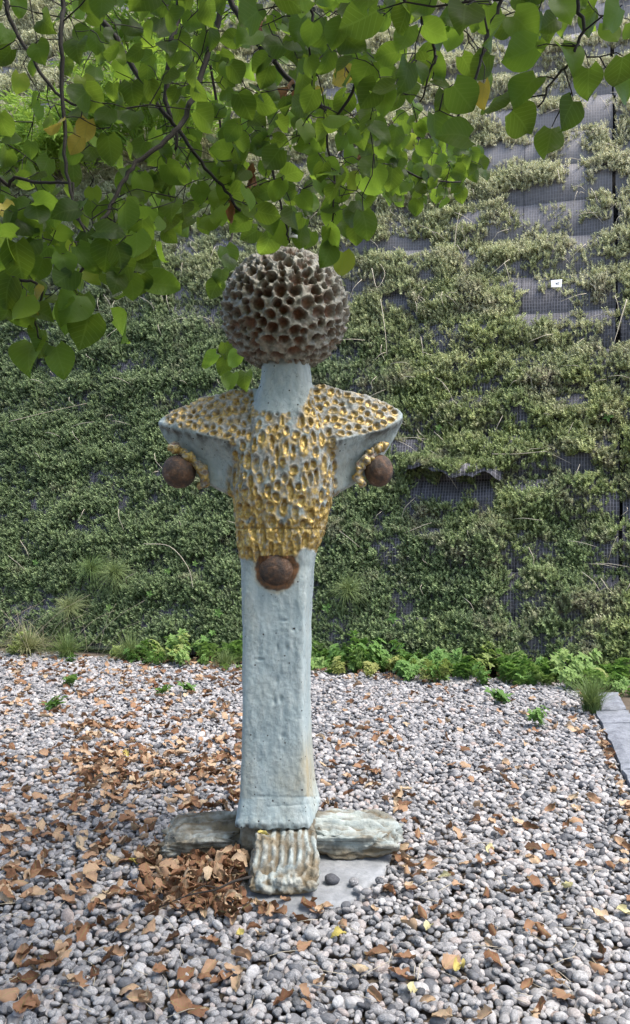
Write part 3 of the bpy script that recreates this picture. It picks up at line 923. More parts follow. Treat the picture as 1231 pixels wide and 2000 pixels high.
clamp([at(748, 872, AY - 0.05), at(728, 886, AY - 0.065), at(707, 904, AY - 0.07), at(700, 925, AY - 0.065), at(706, 945, AY - 0.06)], 0.021, 2)
mb_rivet = at(684, 909, AY - 0.075)

# feet
def block(x0, x1, y0, y1, ztop, n, shape):
    """closed box grid (n cells per axis) whose points go through shape(a, b, c) -> point; a,b,c in 0..1"""
    idx, V, Fq = {}, [], []
    nx, ny, nz = n
    def vid(i, j, k):
        if (i, j, k) not in idx:
            idx[(i, j, k)] = len(V); V.append((i / nx, j / ny, k / nz))
        return idx[(i, j, k)]
    for i in range(nx):
        for j in range(ny):
            Fq.append((vid(i, j, nz), vid(i + 1, j, nz), vid(i + 1, j + 1, nz), vid(i, j + 1, nz)))
            Fq.append((vid(i, j, 0), vid(i, j + 1, 0), vid(i + 1, j + 1, 0), vid(i + 1, j, 0)))
    for i in range(nx):
        for k in range(nz):
            Fq.append((vid(i, 0, k), vid(i + 1, 0, k), vid(i + 1, 0, k + 1), vid(i, 0, k + 1)))
            Fq.append((vid(i, ny, k), vid(i, ny, k + 1), vid(i + 1, ny, k + 1), vid(i + 1, ny, k)))
    for j in range(ny):
        for k in range(nz):
            Fq.append((vid(0, j, k), vid(0, j, k + 1), vid(0, j + 1, k + 1), vid(0, j + 1, k)))
            Fq.append((vid(nx, j, k), vid(nx, j + 1, k), vid(nx, j + 1, k + 1), vid(nx, j, k + 1)))
    return np.array(V), Fq

def vert_normals(V, Fq):
    f = np.array(Fq)
    a = np.cross(V[f[:, 2]] - V[f[:, 0]], V[f[:, 3]] - V[f[:, 1]])
    N = np.zeros_like(V)
    for k in range(4):
        np.add.at(N, f[:, k], a)
    return N / (np.linalg.norm(N, axis=1)[:, None] + 1e-12)

def round_box(A, r):
    """pull the corners of the unit box in, superellipse-like"""
    c = A * 2 - 1
    return (c * (1 - r * (1 - np.sqrt(np.clip(1 - 0.5 * np.stack([c[:, 1] ** 2 + c[:, 2] ** 2, c[:, 0] ** 2 + c[:, 2] ** 2, c[:, 0] ** 2 + c[:, 1] ** 2], 1), 0, 1)))) + 1) / 2

def side_foot(x_in, x_out, y0, y1, zt_in, zt_out, zb, blue, seed):
    A, Fq = block(0, 1, 0, 1, 1, (64, 34, 26), None)
    B = round_box(A, 0.33)
    x = x_in + (x_out - x_in) * B[:, 0]
    zt = zt_in + (zt_out - zt_in) * A[:, 0]
    y = y0 + (y1 - y0) * B[:, 1]
    # top slopes down towards the front
    z = zb + (zt - zb) * B[:, 2] * (0.72 + 0.28 * B[:, 1])
    V = np.stack([x, y, z], 1)
    N = vert_normals(V, Fq)
    if x_out < x_in: N = -N; Fq = [f[::-1] for f in Fq]
    L = V * np.array([2.2, 30, 40])
    lay = fbm(L, 90 + seed, 3)
    d = 0.040 * lay + 0.014 * fbm(V * np.array([9, 30, 60]), 93 + seed) + 0.009 * fbm(V * 55, 95 + seed)
    crack = np.exp(-(lay / 0.07) ** 2)
    d -= 0.012 * crack
    V = V + N * d[:, None]
    me = new_mesh('foot', V, Fq, M['foot'])
    attr(me, 'dirt_dark', np.clip(crack * 0.7 + sstep(0.04, -0.01, V[:, 2] - zb) * 0.8 + (1 - 0.55 * blue) * 1.0 * sstep(-0.2, 0.3, fbm(V * np.array([6, 20, 20]), 99 + seed)), 0, 1))  # patches of dirt; darker along cracks and towards the bottom
    attr(me, 'blue', np.clip(blue * sstep(-0.5, 0.1, fbm(V * 8, 97 + seed) + N[:, 2] * 0.5), 0, 1))
    return put('foot', me, sculpt)
side_foot(-0.29, -0.668, 3.635, 3.885, 0.165, 0.140, -0.01, 0.05, 0)
side_foot(-0.05, 0.368, 3.63, 3.885, 0.18, 0.150, 0.012, 0.6, 10)

A, Fq = block(0, 1, 0, 1, 1, (72, 60, 20), None)
B = round_box(A, 0.22)
zt = 0.070 + (0.172 - 0.070) * B[:, 1] ** 0.9
wsc = 1 - 0.06 * A[:, 1]
x = -0.128 + (-0.277 / 2 + 0.283 * B[:, 0]) * wsc
V = np.stack([x, 3.285 + (3.66 - 3.285) * B[:, 1], 0.016 + (zt - 0.016) * B[:, 2]], 1)
N = vert_normals(V, Fq)
ph = (V[:, 0] * 2 * math.pi / 0.0345) + 2.6 * fbm(V * np.array([12, 7, 9]), 101)
ridge = np.cos(ph)
near = sstep(0.35, 0.08, A[:, 1])
lump = fbm(V * 28, 103, 3)
d = (0.009 * ridge * (0.6 + 0.8 * vnoise(V * np.array([25, 9, 9]), 108)) * (1 - 0.75 * near) + 0.024 * near * lump + 0.011 * fbm(V * np.array([40, 22, 40]), 105) + 0.008 * fbm(V * 75, 106)) * sstep(0.0, 0.3, A[:, 2])
V = V + N * d[:, None]
me = new_mesh('foot', V, Fq, M['foot'])
attr(me, 'dirt_dark', np.clip(sstep(0.3, -0.6, ridge) * (1 - near) * 0.7 + near * sstep(0.12, -0.2, lump) + 0.5 * sstep(0.1, 0.45, fbm(V * np.array([30, 14, 30]), 113)) + sstep(0.045, 0.02, V[:, 2]) + 0.7 * sstep(0.82, 0.95, A[:, 1]), 0, 1))  # dirt patches, plus recess darkening painted into grooves, low lumps, bottom and skirt end
attr(me, 'blue', 0.55 * sstep(-0.2, 0.3, fbm(V * 12, 107)))
put('foot', me, sculpt)
# rear foot, out of sight from the front
A, Fq = block(0, 1, 0, 1, 1, (16, 12, 6), None)
B = round_box(A, 0.3)
V = np.stack([-0.30 + 0.28 * B[:, 0], 3.90 + 0.33 * B[:, 1], 0.0 + B[:, 2] * (0.16 - 0.1 * A[:, 1])], 1)
V = V + vert_normals(V, Fq) * (0.008 * fbm(V * 30, 109))[:, None]
me = new_mesh('foot', V, Fq, M['foot']); attr(me, 'dirt_dark', np.zeros(len(V)) + 0.3); attr(me, 'blue', np.zeros(len(V)))
put('foot', me, sculpt)
# core block under the skirt
A, Fq = block(0, 1, 0, 1, 1, (30, 24, 12), None)
B = round_box(A, 0.2)
V = np.stack([-0.325 + 0.325 * B[:, 0], 3.61 + 0.32 * B[:, 1], 0.0 + 0.19 * B[:, 2]], 1)
V = V + vert_normals(V, Fq) * (0.012 * fbm(V * 35, 111))[:, None]
me = new_mesh('plinth', V, Fq, M['foot']); attr(me, 'dirt_dark', 0.45 + 0.4 * fbm(V * 20, 112)); attr(me, 'blue', np.zeros(len(V)))
put('plinth', me, sculpt)

# stone slab under the sculpture
out = [ground(470, 1772), ground(560, 1790), ground(640, 1782), ground(700, 1752), ground(752, 1706), ground(764, 1672), ground(760, 1640), ground(620, 1630), ground(470, 1650)]
ring = []
for i in range(len(out)):
    a, b = out[i], out[(i + 1) % len(out)]
    for k in range(6):
        ring.append(a.lerp(b, k / 6) + Vector((random.uniform(-1, 1), random.uniform(-1, 1), 0)) * 0.006)
cen = sum(ring, Vector()) / len(ring)
V, Fq = [], []
nr = len(ring); NK = 8
for k in range(NK + 1):
    for p in ring:
        q = cen.lerp(p, k / NK)
        V.append([q.x, q.y, 0.0])
V = np.array(V)
V[:, 2] = 0.010 + 0.008 * fbm(V * np.array([8, 22, 1]), 121) - 0.006 * (np.arange(len(V)) // nr == NK)
b = len(V)
V = np.vstack([V, V[-nr:] + np.array([0, 0, -0.05])])
for k in range(NK + 1):
    for i in range(nr):
        i2 = (i + 1) % nr
        Fq.append((k * nr + i, k * nr + i2, (k + 1) * nr + i2, (k + 1) * nr + i)[::-1])
slab = put('stone_slab', new_mesh('stone_slab', V, Fq, M['slate']))
tag(slab, 'flat grey stone slab half buried in pebbles under the sculpture', 'slab')
slab_poly = np.array([(p.x, p.y) for p in ring])

def in_poly(x, y, poly):
    inside = np.zeros(len(x), bool)
    j = len(poly) - 1
    for i in range(len(poly)):
        xi, yi = poly[i]; xj, yj = poly[j]
        c = ((yi > y) != (yj > y)) & (x < (xj - xi) * (y - yi) / (yj - yi + 1e-12) + xi)
        inside ^= c
        j = i
    return inside

# ------------------------------------------------------------------ gravel
def pebble_mesh(i):
    bm = bmesh.new(); bmesh.ops.create_icosphere(bm, subdivisions=3, radius=1)
    v = np.array([q.co[:] for q in bm.verts]); f = [tuple(q.index for q in g.verts) for g in bm.faces]; bm.free()
    ang = i % 3 == 0
    r_ = 1 + (0.22 if ang else 0.14) * fbm(v * 1.1 + i * 9.1, 130 + i, 2) + 0.03 * fbm(v * 4, 140 + i)
    if ang:
        r_ = r_ * (1 - 0.06 * np.abs(vnoise(v * 2.3 + i, 150 + i)))
    return new_mesh('pebble', v * r_[:, None], f, M['pebble'])
pmesh = [pebble_mesh(i) for i in range(10)]
pproto = [put('pebble', m, link=False) for m in pmesh]

def edge_d(x):      # far edge of the gravel at x
    return np.interp(x, [-6, -3.35, -1.6, 0.1, 2.1, 2.6], [9.8, 9.15, 8.5, 8.15, 7.5, 7.1])
sp = 0.0246
gx, gy = np.meshgrid(np.arange(-5.2, 3.2, sp), np.arange(2.05, 9.3, sp))
gx = gx.ravel() + rng.uniform(-0.5, 0.5, gx.size) * sp * 0.9; gy = gy.ravel() + rng.uniform(-0.5, 0.5, gy.size) * sp * 0.9
keep = (np.abs(gx) < 0.37 * gy + 1.0) & (gy < edge_d(gx) + 0.12 * fbm(np.stack([gx * 3, gy * 0, gy * 0], 1), 151) + rng.normal(0, 0.05, len(gx)))
keep &= gx < (2.087 - 0.226 * (6.32 - gy)) - 0.012
keep &= ~((gx > -0.66) & (gx < 0.36) & (gy > 3.68) & (gy < 3.86)) & ~((gx > -0.26) & (gx < 0.0) & (gy > 3.34) & (gy < 3.7))
ins_ = in_poly(gx, gy, slab_poly * 0.97 + slab_poly.mean(0) * 0.03)
keep &= ~ins_
gx, gy = gx[keep], gy[keep]
n = len(gx)
a0 = np.clip(rng.lognormal(math.log(0.0136), 0.30, n), 0.007, 0.027)
psc = np.stack([a0 * rng.uniform(0.95, 1.35, n), a0 * rng.uniform(0.75, 1.05, n), a0 * rng.uniform(0.5, 0.82, n)], 1)
prt = np.stack([rng.normal(0, 0.35, n), rng.normal(0, 0.35, n), rng.uniform(0, 6.283, n)], 1)
relief = 0.012 * fbm(np.stack([gx * 2.2, gy * 2.2, gy * 0], 1), 155)
pz = -0.008 + rng.uniform(-0.009, 0.011, n) + relief
# a few loose on the top
extra = rng.random(n) < 0.10
pz = np.where(extra, pz + 0.014, pz)
pidx = rng.integers(0, 10, n)
uu = 615.5 + F * gx / gy; vv = 1000 + F * (CAMZ - pz) / gy
size = a0 / gy
inv = (uu > 5) & (uu < 1226) & (vv > 1400) & (vv < 1992)
order = np.argsort(-np.where(inv, size, 0))[:290]
solo = np.zeros(n, bool); solo[order] = True
pts = np.stack([gx, gy, pz], 1)
gravel = scatter('gravel', pts[~solo], prt[~solo], psc[~solo], pidx[~solo], pproto, ground_o)
for i in np.where(solo)[0]:
    put('pebble', pmesh[pidx[i]], ground_o, pts[i], prt[i], psc[i])
# stones lying on the slab
for k, (u, v, r_) in enumerate(((648, 1717, 0.026), (691, 1722, 0.02), (700, 1737, 0.019), (716, 1742, 0.018), (676, 1768, 0.018), (742, 1720, 0.018))):
    g = ground(u, v, 0.026)
    o = put('pebble', pmesh[k + 1], None, g, (0.1, 0.1, k), (r_ * 1.2, r_, r_ * 0.75))
    tag(o, ['dark grey pebble alone on the bare slab beside the front foot', 'smaller grey pebble near the middle of the slab', 'pale pebble on the slab, touching the gravel edge',
            'rounded pebble at the slab edge next to the gravel', 'pebble on the slab corner nearest the front foot', 'pebble on the slab corner below the right foot'][k], 'pebble', 'pebbles lying on the slab')

# ------------------------------------------------------------------ leaves
def leaf_mesh(name, mat, seed, curl=0.15, fold=0.15, wave=0.03, width=0.9, rows=6, cols=4, asym=0.0):
    r_ = random.Random(seed)
    ts = np.linspace(0, 1, rows + 1)
    hw = np.interp(ts, [0, 0.1, 0.28, 0.48, 0.68, 0.86, 1.0], [0.24, 0.42, 0.50, 0.485, 0.38, 0.20, 0.012]) * width
    V, UV = [], []
    bend = r_.uniform(-1, 1) * 0.12
    for j, t in enumerate(ts):
        for k in range(cols + 1):
            a = k / cols * 2 - 1
            x = a * hw[j] + bend * (t - 0.3) ** 2
            y = t - (0.10 * abs(a) ** 1.5 if j == 0 else 0.0) + 0.05 * (1 - abs(a)) * (j == 0)
            rr_ = abs(a) * hw[j]
            z = fold * rr_ - curl * (t - 0.3) ** 2 * 1.3 + wave * math.sin(t * 7 + a * 2 + seed) + asym * a * t
            if fold > 0.6: z = fold * rr_ * (0.6 + 0.6 * math.sin(t * 3 + seed))
            V.append((x, y, z)); UV.append((0.5 + a * hw[j], t))
    Fq = [(j * (cols + 1) + k, j * (cols + 1) + k + 1, (j + 1) * (cols + 1) + k + 1, (j + 1) * (cols + 1) + k) for j in range(rows) for k in range(cols)]
    me = new_mesh(name, V, Fq, mat)
    uvl = me.uv_layers.new(name='UVMap')
    for lp in me.loops: uvl.data[lp.index].uv = UV[lp.vertex_index]
    return me

# ---- fallen leaves
CURL = {}
def curled(name, mat, seed):
    r_ = random.Random(seed * 7 + 1)
    rows, cols = 8, 6
    ts = np.linspace(0, 1, rows + 1)
    hw = np.interp(ts, [0, 0.1, 0.28, 0.48, 0.68, 0.86, 1.0], [0.16, 0.36, 0.47, 0.44, 0.31, 0.13, 0.012]) * r_.uniform(0.7, 1.05) * np.array([r_.uniform(0.72, 1.1) for _ in range(rows + 1)])
    k1 = r_.uniform(0.8, 5.5)       # curl across
    k2 = r_.uniform(-2.2, 2.6)      # curl along
    tw = r_.uniform(-0.9, 0.9)
    V, UV = [], []
    for j, t in enumerate(ts):
        th = k2 * (t - 0.35)
        cy = (math.sin(th) / k2) if abs(k2) > 0.05 else t - 0.35
        cz = ((1 - math.cos(th)) / k2) if abs(k2) > 0.05 else 0
        for k in range(cols + 1):
            a = k / cols * 2 - 1
            w = a * hw[j]
            ph = k1 * w * (0.7 + 0.6 * t) + tw * (t - 0.4)
            rx = math.sin(ph) / k1 if abs(k1) > .05 else w
            rz = (1 - math.cos(ph)) / k1
            z = rz + 0.07 * math.sin(9 * t + 5 * a + seed) * abs(a) + 0.03 * math.sin(17 * t + 3 * a + seed) + 0.025 * math.sin(8 * a + 5 * t + 2 * seed) - 0.04 * (abs(a) < 0.1)
            V.append((rx, cy - math.sin(th) * z, cz + math.cos(th) * z)); UV.append((0.5 + a * hw[j], t))
    Fq = [(j * (cols + 1) + k, j * (cols + 1) + k + 1, (j + 1) * (cols + 1) + k + 1, (j + 1) * (cols + 1) + k) for j in range(rows) for k in range(cols)]
    CURL[name + str(seed)] = 'tightly rolled' if k1 > 3.9 else 'arched' if abs(k2) > 1.3 and k1 > 2 else 'twisted' if abs(tw) > 0.5 else 'shallow cupped'
    zmin = min(v[2] for v in V)
    V = [(v[0], v[1], v[2] - zmin * 0.5) for v in V]
    me = new_mesh(name, V, Fq, mat)
    uvl = me.uv_layers.new(name='UVMap')
    for lp in me.loops: uvl.data[lp.index].uv = UV[lp.vertex_index]
    return me
fm = [curled('fallen_leaf', M['fallen'], i) for i in range(12)]
fproto = [put('fallen_leaf', m, link=False) for m in fm]
zones = [  # u0 u1 v0 v1 count pile label-key
    (280, 472, 1690, 1790, 170, 0.03, 'pile'), (330, 472, 1690, 1740, 70, 0.04, 'pile'), (400, 475, 1690, 1740, 40, 0.07, 'pile'), (270, 330, 1660, 1700, 16, 0.01, 'pile'),
    (140, 472, 1415, 1580, 330, 0.014, 'band'), (0, 250, 1470, 1770, 170, 0.010, 'left'), (0, 472, 1325, 1430, 230, 0.004, 'back'), (0, 300, 1420, 1780, 130, 0.006, 'left'), (250, 460, 1580, 1680, 30, 0.008, 'band'),
    (626, 790, 1420, 1590, 55, 0.006, 'right_back'), (780, 1225, 1340, 1700, 105, 0.004, 'right'), (640, 1231, 1690, 2000, 52, 0.004, 'front_right'),
    (0, 640, 1780, 2000, 62, 0.004, 'front_left'), (440, 640, 1765, 1800, 16, 0.01, 'front_foot'), (0, 1231, 1288, 1335, 480, 0.006, 'wall_foot'), (640, 1180, 1330, 1440, 60, 0.003, 'wall_foot'),
    (770, 840, 1655, 1720, 10, 0.008, 'right_foot')]
LAB = {'pile': ('curled brown leaf in the heap beside the front foot of the sculpture', 'leaves heaped beside the front foot'),
       'band': ('dry brown leaf in the broad drift behind the left foot of the sculpture', 'leaves drifted behind the left foot'),
       'left': ('dry brown leaf on grey pebbles well to the left of the sculpture', 'leaves scattered left of the sculpture'),
       'back': ('small brown leaf on pale gravel near the wall, left of the shaft', 'leaves on the gravel near the wall'),
       'right_back': ('brown leaf on gravel just behind the right foot of the sculpture', 'leaves behind the right foot'),
       'right': ('brown leaf on pale gravel between the sculpture and the kerb', 'leaves between sculpture and kerb'),
       'front_right': ('tan leaf on grey pebbles in front of the stone slab', 'leaves on the pebbles in front of the slab'),
       'front_left': ('tan curled leaf on grey pebbles in front of the leaf heap', 'leaves on the pebbles in front of the heap'),
       'front_foot': ('brown leaf lying against the toe of the front foot', 'leaves against the toe of the front foot'),
       'wall_foot': ('brown leaf under the weeds at the foot of the green wall', 'leaves under the weeds at the wall'),
       'right_foot': ('brown leaf by the outer end of the right foot', 'leaves by the end of the right foot')}
FL = []
for (u0, u1, v0, v1, cnt, hgt, key) in zones:
    for _ in range(cnt):
        u, v = random.uniform(u0, u1), random.uniform(v0, v1)
        if key == 'band' and random.random() < 0.3: v = random.gauss(1500, 30)
        g = ground(u, v)
        if key == 'pile' and g.x > -0.29 and g.y > 3.3: continue
        if key == 'left' and random.random() < 0.25: continue
        if key == 'wall_foot': g.y += random.uniform(-0.15, 0.4) if v < 1335 and cnt > 200 else 0
        z = 0.012 + random.uniform(0, hgt)
        FL.append((g.x, g.y, z, random.uniform(0.05, 0.088) * (1.0 if key == 'pile' else 1), key))
for _ in range(160):
    y = random.uniform(2.6, 6.9); FL.append((kx(y) + random.uniform(0.33, 1.3), y, -0.02, random.uniform(0.05, 0.085), 'off'))
# beyond the frame
for _ in range(260):
    y = random.uniform(2.2, 7.5); s_ = random.choice((-1, 1, -1))
    FL.append((s_ * (0.37 * y + random.uniform(0, 0.9)) if s_ < 0 else min(0.37 * y + random.uniform(0, .6), kx(y) - 0.05), y, 0.012, random.uniform(0.04, 0.07), 'off'))
px = np.array([f[3] / f[1] if f[4] != 'off' else 0 for f in FL])
solo_f = set(np.argsort(-px)[:270].tolist())
rest = []
for i, (x, y, z, s_, key) in enumerate(FL):
    tilt = 0.65 if key == 'pile' else 0.4
    rot = (random.gauss(0, tilt), random.gauss(0, tilt), random.uniform(0, 6.28))
    if random.random() < 0.3: rot = (rot[0] + math.pi, rot[1], rot[2]); z += s_ * 0.15
    k = random.randrange(12)
    if i in solo_f:
        o = put('fallen_leaf', fm[k], None, (x, y, z), rot, (s_, s_, s_))
        w_ = LAB[key][0].split(' ')
        while w_[0] in ('curled', 'dry', 'small', 'tan', 'brown'): w_.pop(0)
        hue_ = 'tan' if key in ('front_left', 'front_right') else 'brown'
        if key == 'pile': w_ = ('leaf pressed up against the side of the front foot' if x > -0.40 else 'leaf in the heap close under the left foot' if y > 3.5 else 'leaf at the outer rim of the leaf heap' if x < -0.58 else 'leaf on the front slope of the leaf heap').split(' ')
        tag(o, ' '.join(['small' if s_ < 0.060 else 'large' if s_ > 0.078 else 'middling', CURL['fallen_leaf' + str(k)], hue_] + w_), 'leaf', LAB[key][1])
    else:
        rest.append(((x, y, z), rot, (s_, s_, s_), k))
lit = scatter('leaf_litter', [r[0] for r in rest], [r[1] for r in rest], [r[2] for r in rest], [r[3] for r in rest], fproto)
tag(lit, 'small dry brown leaves strewn thinly over the far gravel', 'leaf litter')
# yellow and pale leaves one can point to
for (u, v, s_, mt, lb) in ((665, 1826, 0.062, 'fallen_yellow', 'bright yellow leaf lying flat on pebbles in front of the front foot'), (896, 1893, 0.06, 'fallen_yellow', 'yellow curled leaf on grey pebbles far from the slab'),
                          (245, 1471, 0.07, 'fallen_yellow', 'long yellow green leaf lying on the brown leaf drift'), (872, 1712, 0.06, 'fallen_pale', 'pale yellow leaf on pebbles right of the slab'),
                          (1112, 1733, 0.07, 'fallen_pale', 'pale tan folded leaf near the edge of the gravel'), (1216, 1780, 0.075, 'fallen_pale', 'pale yellow leaf with a pale stalk at the frame edge'),
                          (470, 1825, 0.045, 'fallen_yellow', 'small yellow leaf on pebbles left of the bright yellow one'), (803, 1935, 0.065, 'fallen_pale', 'cream coloured leaf lowest among the pale ones'),
                          (838, 1810, 0.05, 'fallen_pale', 'small cream leaf half under pebbles near the slab'), (258, 1682, 0.045, 'fallen_yellow', 'small yellow leaf beside a large brown one left of the heap'),
                          (955, 1658, 0.06, 'fallen_pale', 'cream leaf over a brown one behind the pale gravel')):
    me = curled('fallen_leaf', M[mt], int(u))
    g = ground(u, v, 0.02)
    o = put('fallen_leaf', me, None, g, (random.uniform(-0.5, 0.2), random.uniform(-0.4, 0.4), random.uniform(0, 6)), (s_, s_, s_))
    tag(o, lb, 'leaf', 'yellow and pale fallen leaves')
g = at(517, 1648, 3.53)
o = put('fallen_leaf', curled('fallen_leaf', M['fallen_yellow'], 77), None, (g.x, g.y, 0.165), (0.35, 0.1, 2), (0.05, 0.05, 0.05))
tag(o, 'small yellow green leaf lying on top of the front foot', 'leaf', 'yellow and pale fallen leaves')
# twig across the heap
mb = MB()
tw = curve_pts([ground(492, 1712, 0.09), ground(455, 1722, 0.09), ground(420, 1738, 0.075), ground(370, 1748, 0.06), ground(310, 1772, 0.03)], 4)
mb.tube(tw, list(np.linspace(0.0055, 0.002, len(tw))), 6)
mb.tube(curve_pts([tw[7], tw[7] + Vector((-0.06, -0.03, 0.02)), tw[7] + Vector((-0.12, -0.07, 0.0))], 4), 0.002, 5)
tag(put('fallen_twig', mb.mesh('fallen_twig', M['bark'])), 'thin brown twig lying across the leaf heap', 'twig')
# thin dry stalks among the pebbles
mb = MB()
for _ in range(170):
    u, v = random.uniform(0, 1231), random.uniform(1340, 1990)
    if 455 < u < 770 and 1580 < v < 1770: continue
    g = ground(u, v, 0.016); a = random.uniform(0, 6.28); L_ = random.uniform(0.04, 0.14)
    e = Vector((math.cos(a), math.sin(a), random.uniform(-0.05, 0.12))) * L_
    mb.tube([g, g + e * 0.5 + Vector((random.uniform(-1, 1), random.uniform(-1, 1), 0.4)) * 0.012, g + e], [0.0013, 0.0012, 0.0007], 4)
o = put('leaf_stalk_litter', mb.mesh('leaf_stalk_litter', M['straw'])); o['kind'] = 'stuff'
tag(o, 'thin dry stalks strewn among the grey pebbles', 'litter')

# ------------------------------------------------------------------ sedum carpet on the wall
def sedum_proto(i):
    r_ = random.Random(400 + i)
    V, Fq, tip = [], [], []
    for s_ in range(6):
        a, rad = r_.uniform(0, 6.28), r_.uniform(0, 0.55)
        base = Vector((math.cos(a) * rad, math.sin(a) * rad, r_.uniform(-0.25, 0)))
        dr = Vector((math.cos(a) * rad * 0.9 + r_.uniform(-.25, .25), math.sin(a) * rad * 0.9 + r_.uniform(-.25, .25), 1)).normalized()
        L_ = r_.uniform(0.6, 1.05)
        x = dr.cross(Vector((0.3, 0.8, 0.1))).normalized(); y = dr.cross(x)
        nl = 13
        for k in range(nl):
            t = 0.1 + 0.9 * k / (nl - 1)
            th = k * 2.4
            c = base + dr * (L_ * t)
            od = (x * math.cos(th) + y * math.sin(th))
            sd_ = dr.cross(od)
            ll = 0.27 * (1.15 - 0.6 * t) * r_.uniform(0.8, 1.2); w = 0.07
            tipp = c + od * ll + dr * (ll * (0.35 + 0.9 * t))
            b = len(V)
            V += [c - sd_ * w, c + sd_ * w, c + od * ll * 0.5 + dr * ll * 0.25 + dr * 0.05, tipp]
            Fq += [(b, b + 1, b + 2), (b + 1, b + 3, b + 2), (b, b + 2, b + 3)]
            tip += [t * 0.7, t * 0.7, t * 0.9, t]
    me = new_mesh('sedum_sprig', V, Fq, M['sedum'], False)
    attr(me, 'tip', np.array(tip) ** 1.5)
    return put('sedum_sprig', me, link=False)
sprot = [sedum_proto(i) for i in range(6)]
ns = 100000
ss = rng.uniform(-7.6, 4.9, ns); hh = rng.uniform(0.05, NL * LAYER - 0.05, ns)
lay = np.floor(hh / LAYER); q = hh / LAYER - lay
mound = fbm(np.stack([ss * 3.6, hh * 4.6, ss * 0], 1), 181, 2)
oo = layer_out(ss, hh) + np.clip(mound, -0.2, 0.6) * 0.11
W = np.array([wall_pt(a, b, c) for a, b, c in zip(ss, hh, oo)])
su = 615.5 + F * W[:, 0] / W[:, 1]; sv = 1000 - F * (W[:, 2] - CAMZ) / W[:, 1]
expo = np.clip((su - 620) / 600, -0.6, 1.2) * 0.75 + np.clip((820 - sv) / 800, -0.4, 1.2) * 0.75
patch = fbm(np.stack([ss * 1.1, lay * 5.3, ss * 0], 1), 161) * 0.55 + fbm(np.stack([ss * 3.5, hh * 3.5, ss * 0], 1), 163) * 0.5
score = (q - 0.42) * 1.7 + patch * 1.35 - expo * 1.0 + 1.66
keep = (score > rng.normal(0, 0.08, ns)) & (mound * 1.3 + 1.05 - 0.38 * np.clip(expo, 0, 1) > rng.random(ns) ** 1.5)
keep &= (np.abs(su) < 1e9) & (su > -650) & (su < 1650)
# bare places: under the flap, the seam, a few patches
def bare(u0, u1, v0, v1):
    global keep
    w = 10 * fbm(np.stack([su / 22, sv / 22, su * 0], 1), 165)
    keep &= ~((su + w > u0) & (su + w < u1) & (sv + w > v0) & (sv + w < v1))
bare(796, 900, 935, 985); bare(925, 965, 925, 1002); bare(762, 838, 862, 888)
bare(1015, 1120, 578, 630); bare(1140, 1196, 595, 640); bare(985, 1150, 372, 410); bare(700, 850, 470, 500); bare(740, 800, 570, 598)
bare(1000, 1032, 780, 835); bare(992, 1018, 1100, 1215); bare(905, 925, 690, 712); bare(1090, 1165, 885, 930); bare(980, 1190, 215, 250); bare(940, 1060, 285, 320)
keep &= ~((np.abs(ss - seamA) < 0.02 + 0.06 * vnoise(np.stack([ss * 0, hh * 2.5, hh * 0], 1), 168)) & (rng.random(ns) < 0.9))
# sprigs turn up and outwards
ss, hh, W, sc_ = ss[keep], hh[keep], W[keep], score[keep]
n = len(ss)
up_ = np.tile(np.array(WN)[None] * 0.75 + np.array([0, 0, 0.75])[None], (n, 1)) + rng.normal(0, 0.33, (n, 3))
up_ /= np.linalg.norm(up_, axis=1)[:, None]
rots = np.zeros((n, 3))
for i in range(n):
    qn = Vector(up_[i]).to_track_quat('Z', 'Y') @ Euler((0, 0, random.uniform(0, 6.28))).to_quaternion()
    rots[i] = qn.to_euler()[:]
szs = rng.uniform(0.050, 0.102, n) * (0.75 + 0.35 * np.clip(sc_, 0, 1))
sedum = scatter('sedum_carpet', W, rots, np.repeat(szs[:, None], 3, 1), rng.integers(0, 6, n), sprot)
tag(sedum, 'dense green sedum carpet growing over the black mesh wall', 'ground cover')
# a fringe of sedum on the flap
fl = []
for _ in range(420):
    a = random.random()
    b = random.uniform(0, 0.85) ** 0.8
    if vnoise(np.array([[a * 6, b * 3, 0.0]]), 187)[0] < -0.25: continue
    s = sF0 + (sF1 - sF0) * a; h = hF0 + 0.08 + (hF1 - hF0) * a - b * (0.20 - 0.05 * math.sin(a * 9) + 0.05 * a)
    env = math.sin(math.pi * a) ** 0.4
    fl.append(wall_pt(s, h, 0.10 + env * (0.27 * math.sin(b * 1.9) + 0.03 * math.sin(a * 13 + b * 2))))
fr = scatter('sedum_fringe', fl, [(random.gauss(0.5, 0.4), random.gauss(0, 0.4), random.uniform(0, 6.28)) for _ in fl], [(random.uniform(0.045, 0.075),) * 3 for _ in fl], [random.randrange(6) for _ in fl], sprot)
tag(fr, 'green sedum fringe on the edge of the torn mesh flap', 'ground cover')

# dry stalks over the wall
mb = MB()
for _ in range(900):
    s, h = random.uniform(-5.0, 4.4), random.uniform(0.5, 9.2)
    u_ = s / 4
    if random.random() > 0.25 + 0.45 * max(0, u_) + 0.06 * h: continue
    p = wall_pt(s, h, random.uniform(0.12, 0.2))
    a = random.gauss(-1.2, 0.9); L_ = random.uniform(0.08, 0.34)
    e = T * math.cos(a) * L_ + Vector((0, 0, math.sin(a) * L_)) + WN * random.uniform(0, 0.1)
    mid = p + e * 0.5 + (T * random.uniform(-1, 1) + WN) * 0.035
    mb.tube([p, p.lerp(mid, 0.6) + WN * 0.01, mid, mid.lerp(p + e, 0.6) , p + e], [0.003, 0.0028, 0.0025, 0.002, 0.001], 4)
o = put('dry_stalk_litter', mb.mesh('dry_stalk_litter', M['straw'])); o['kind'] = 'stuff'
tag(o, 'pale dry stalks hanging over the sedum and mesh', 'dry stalks')
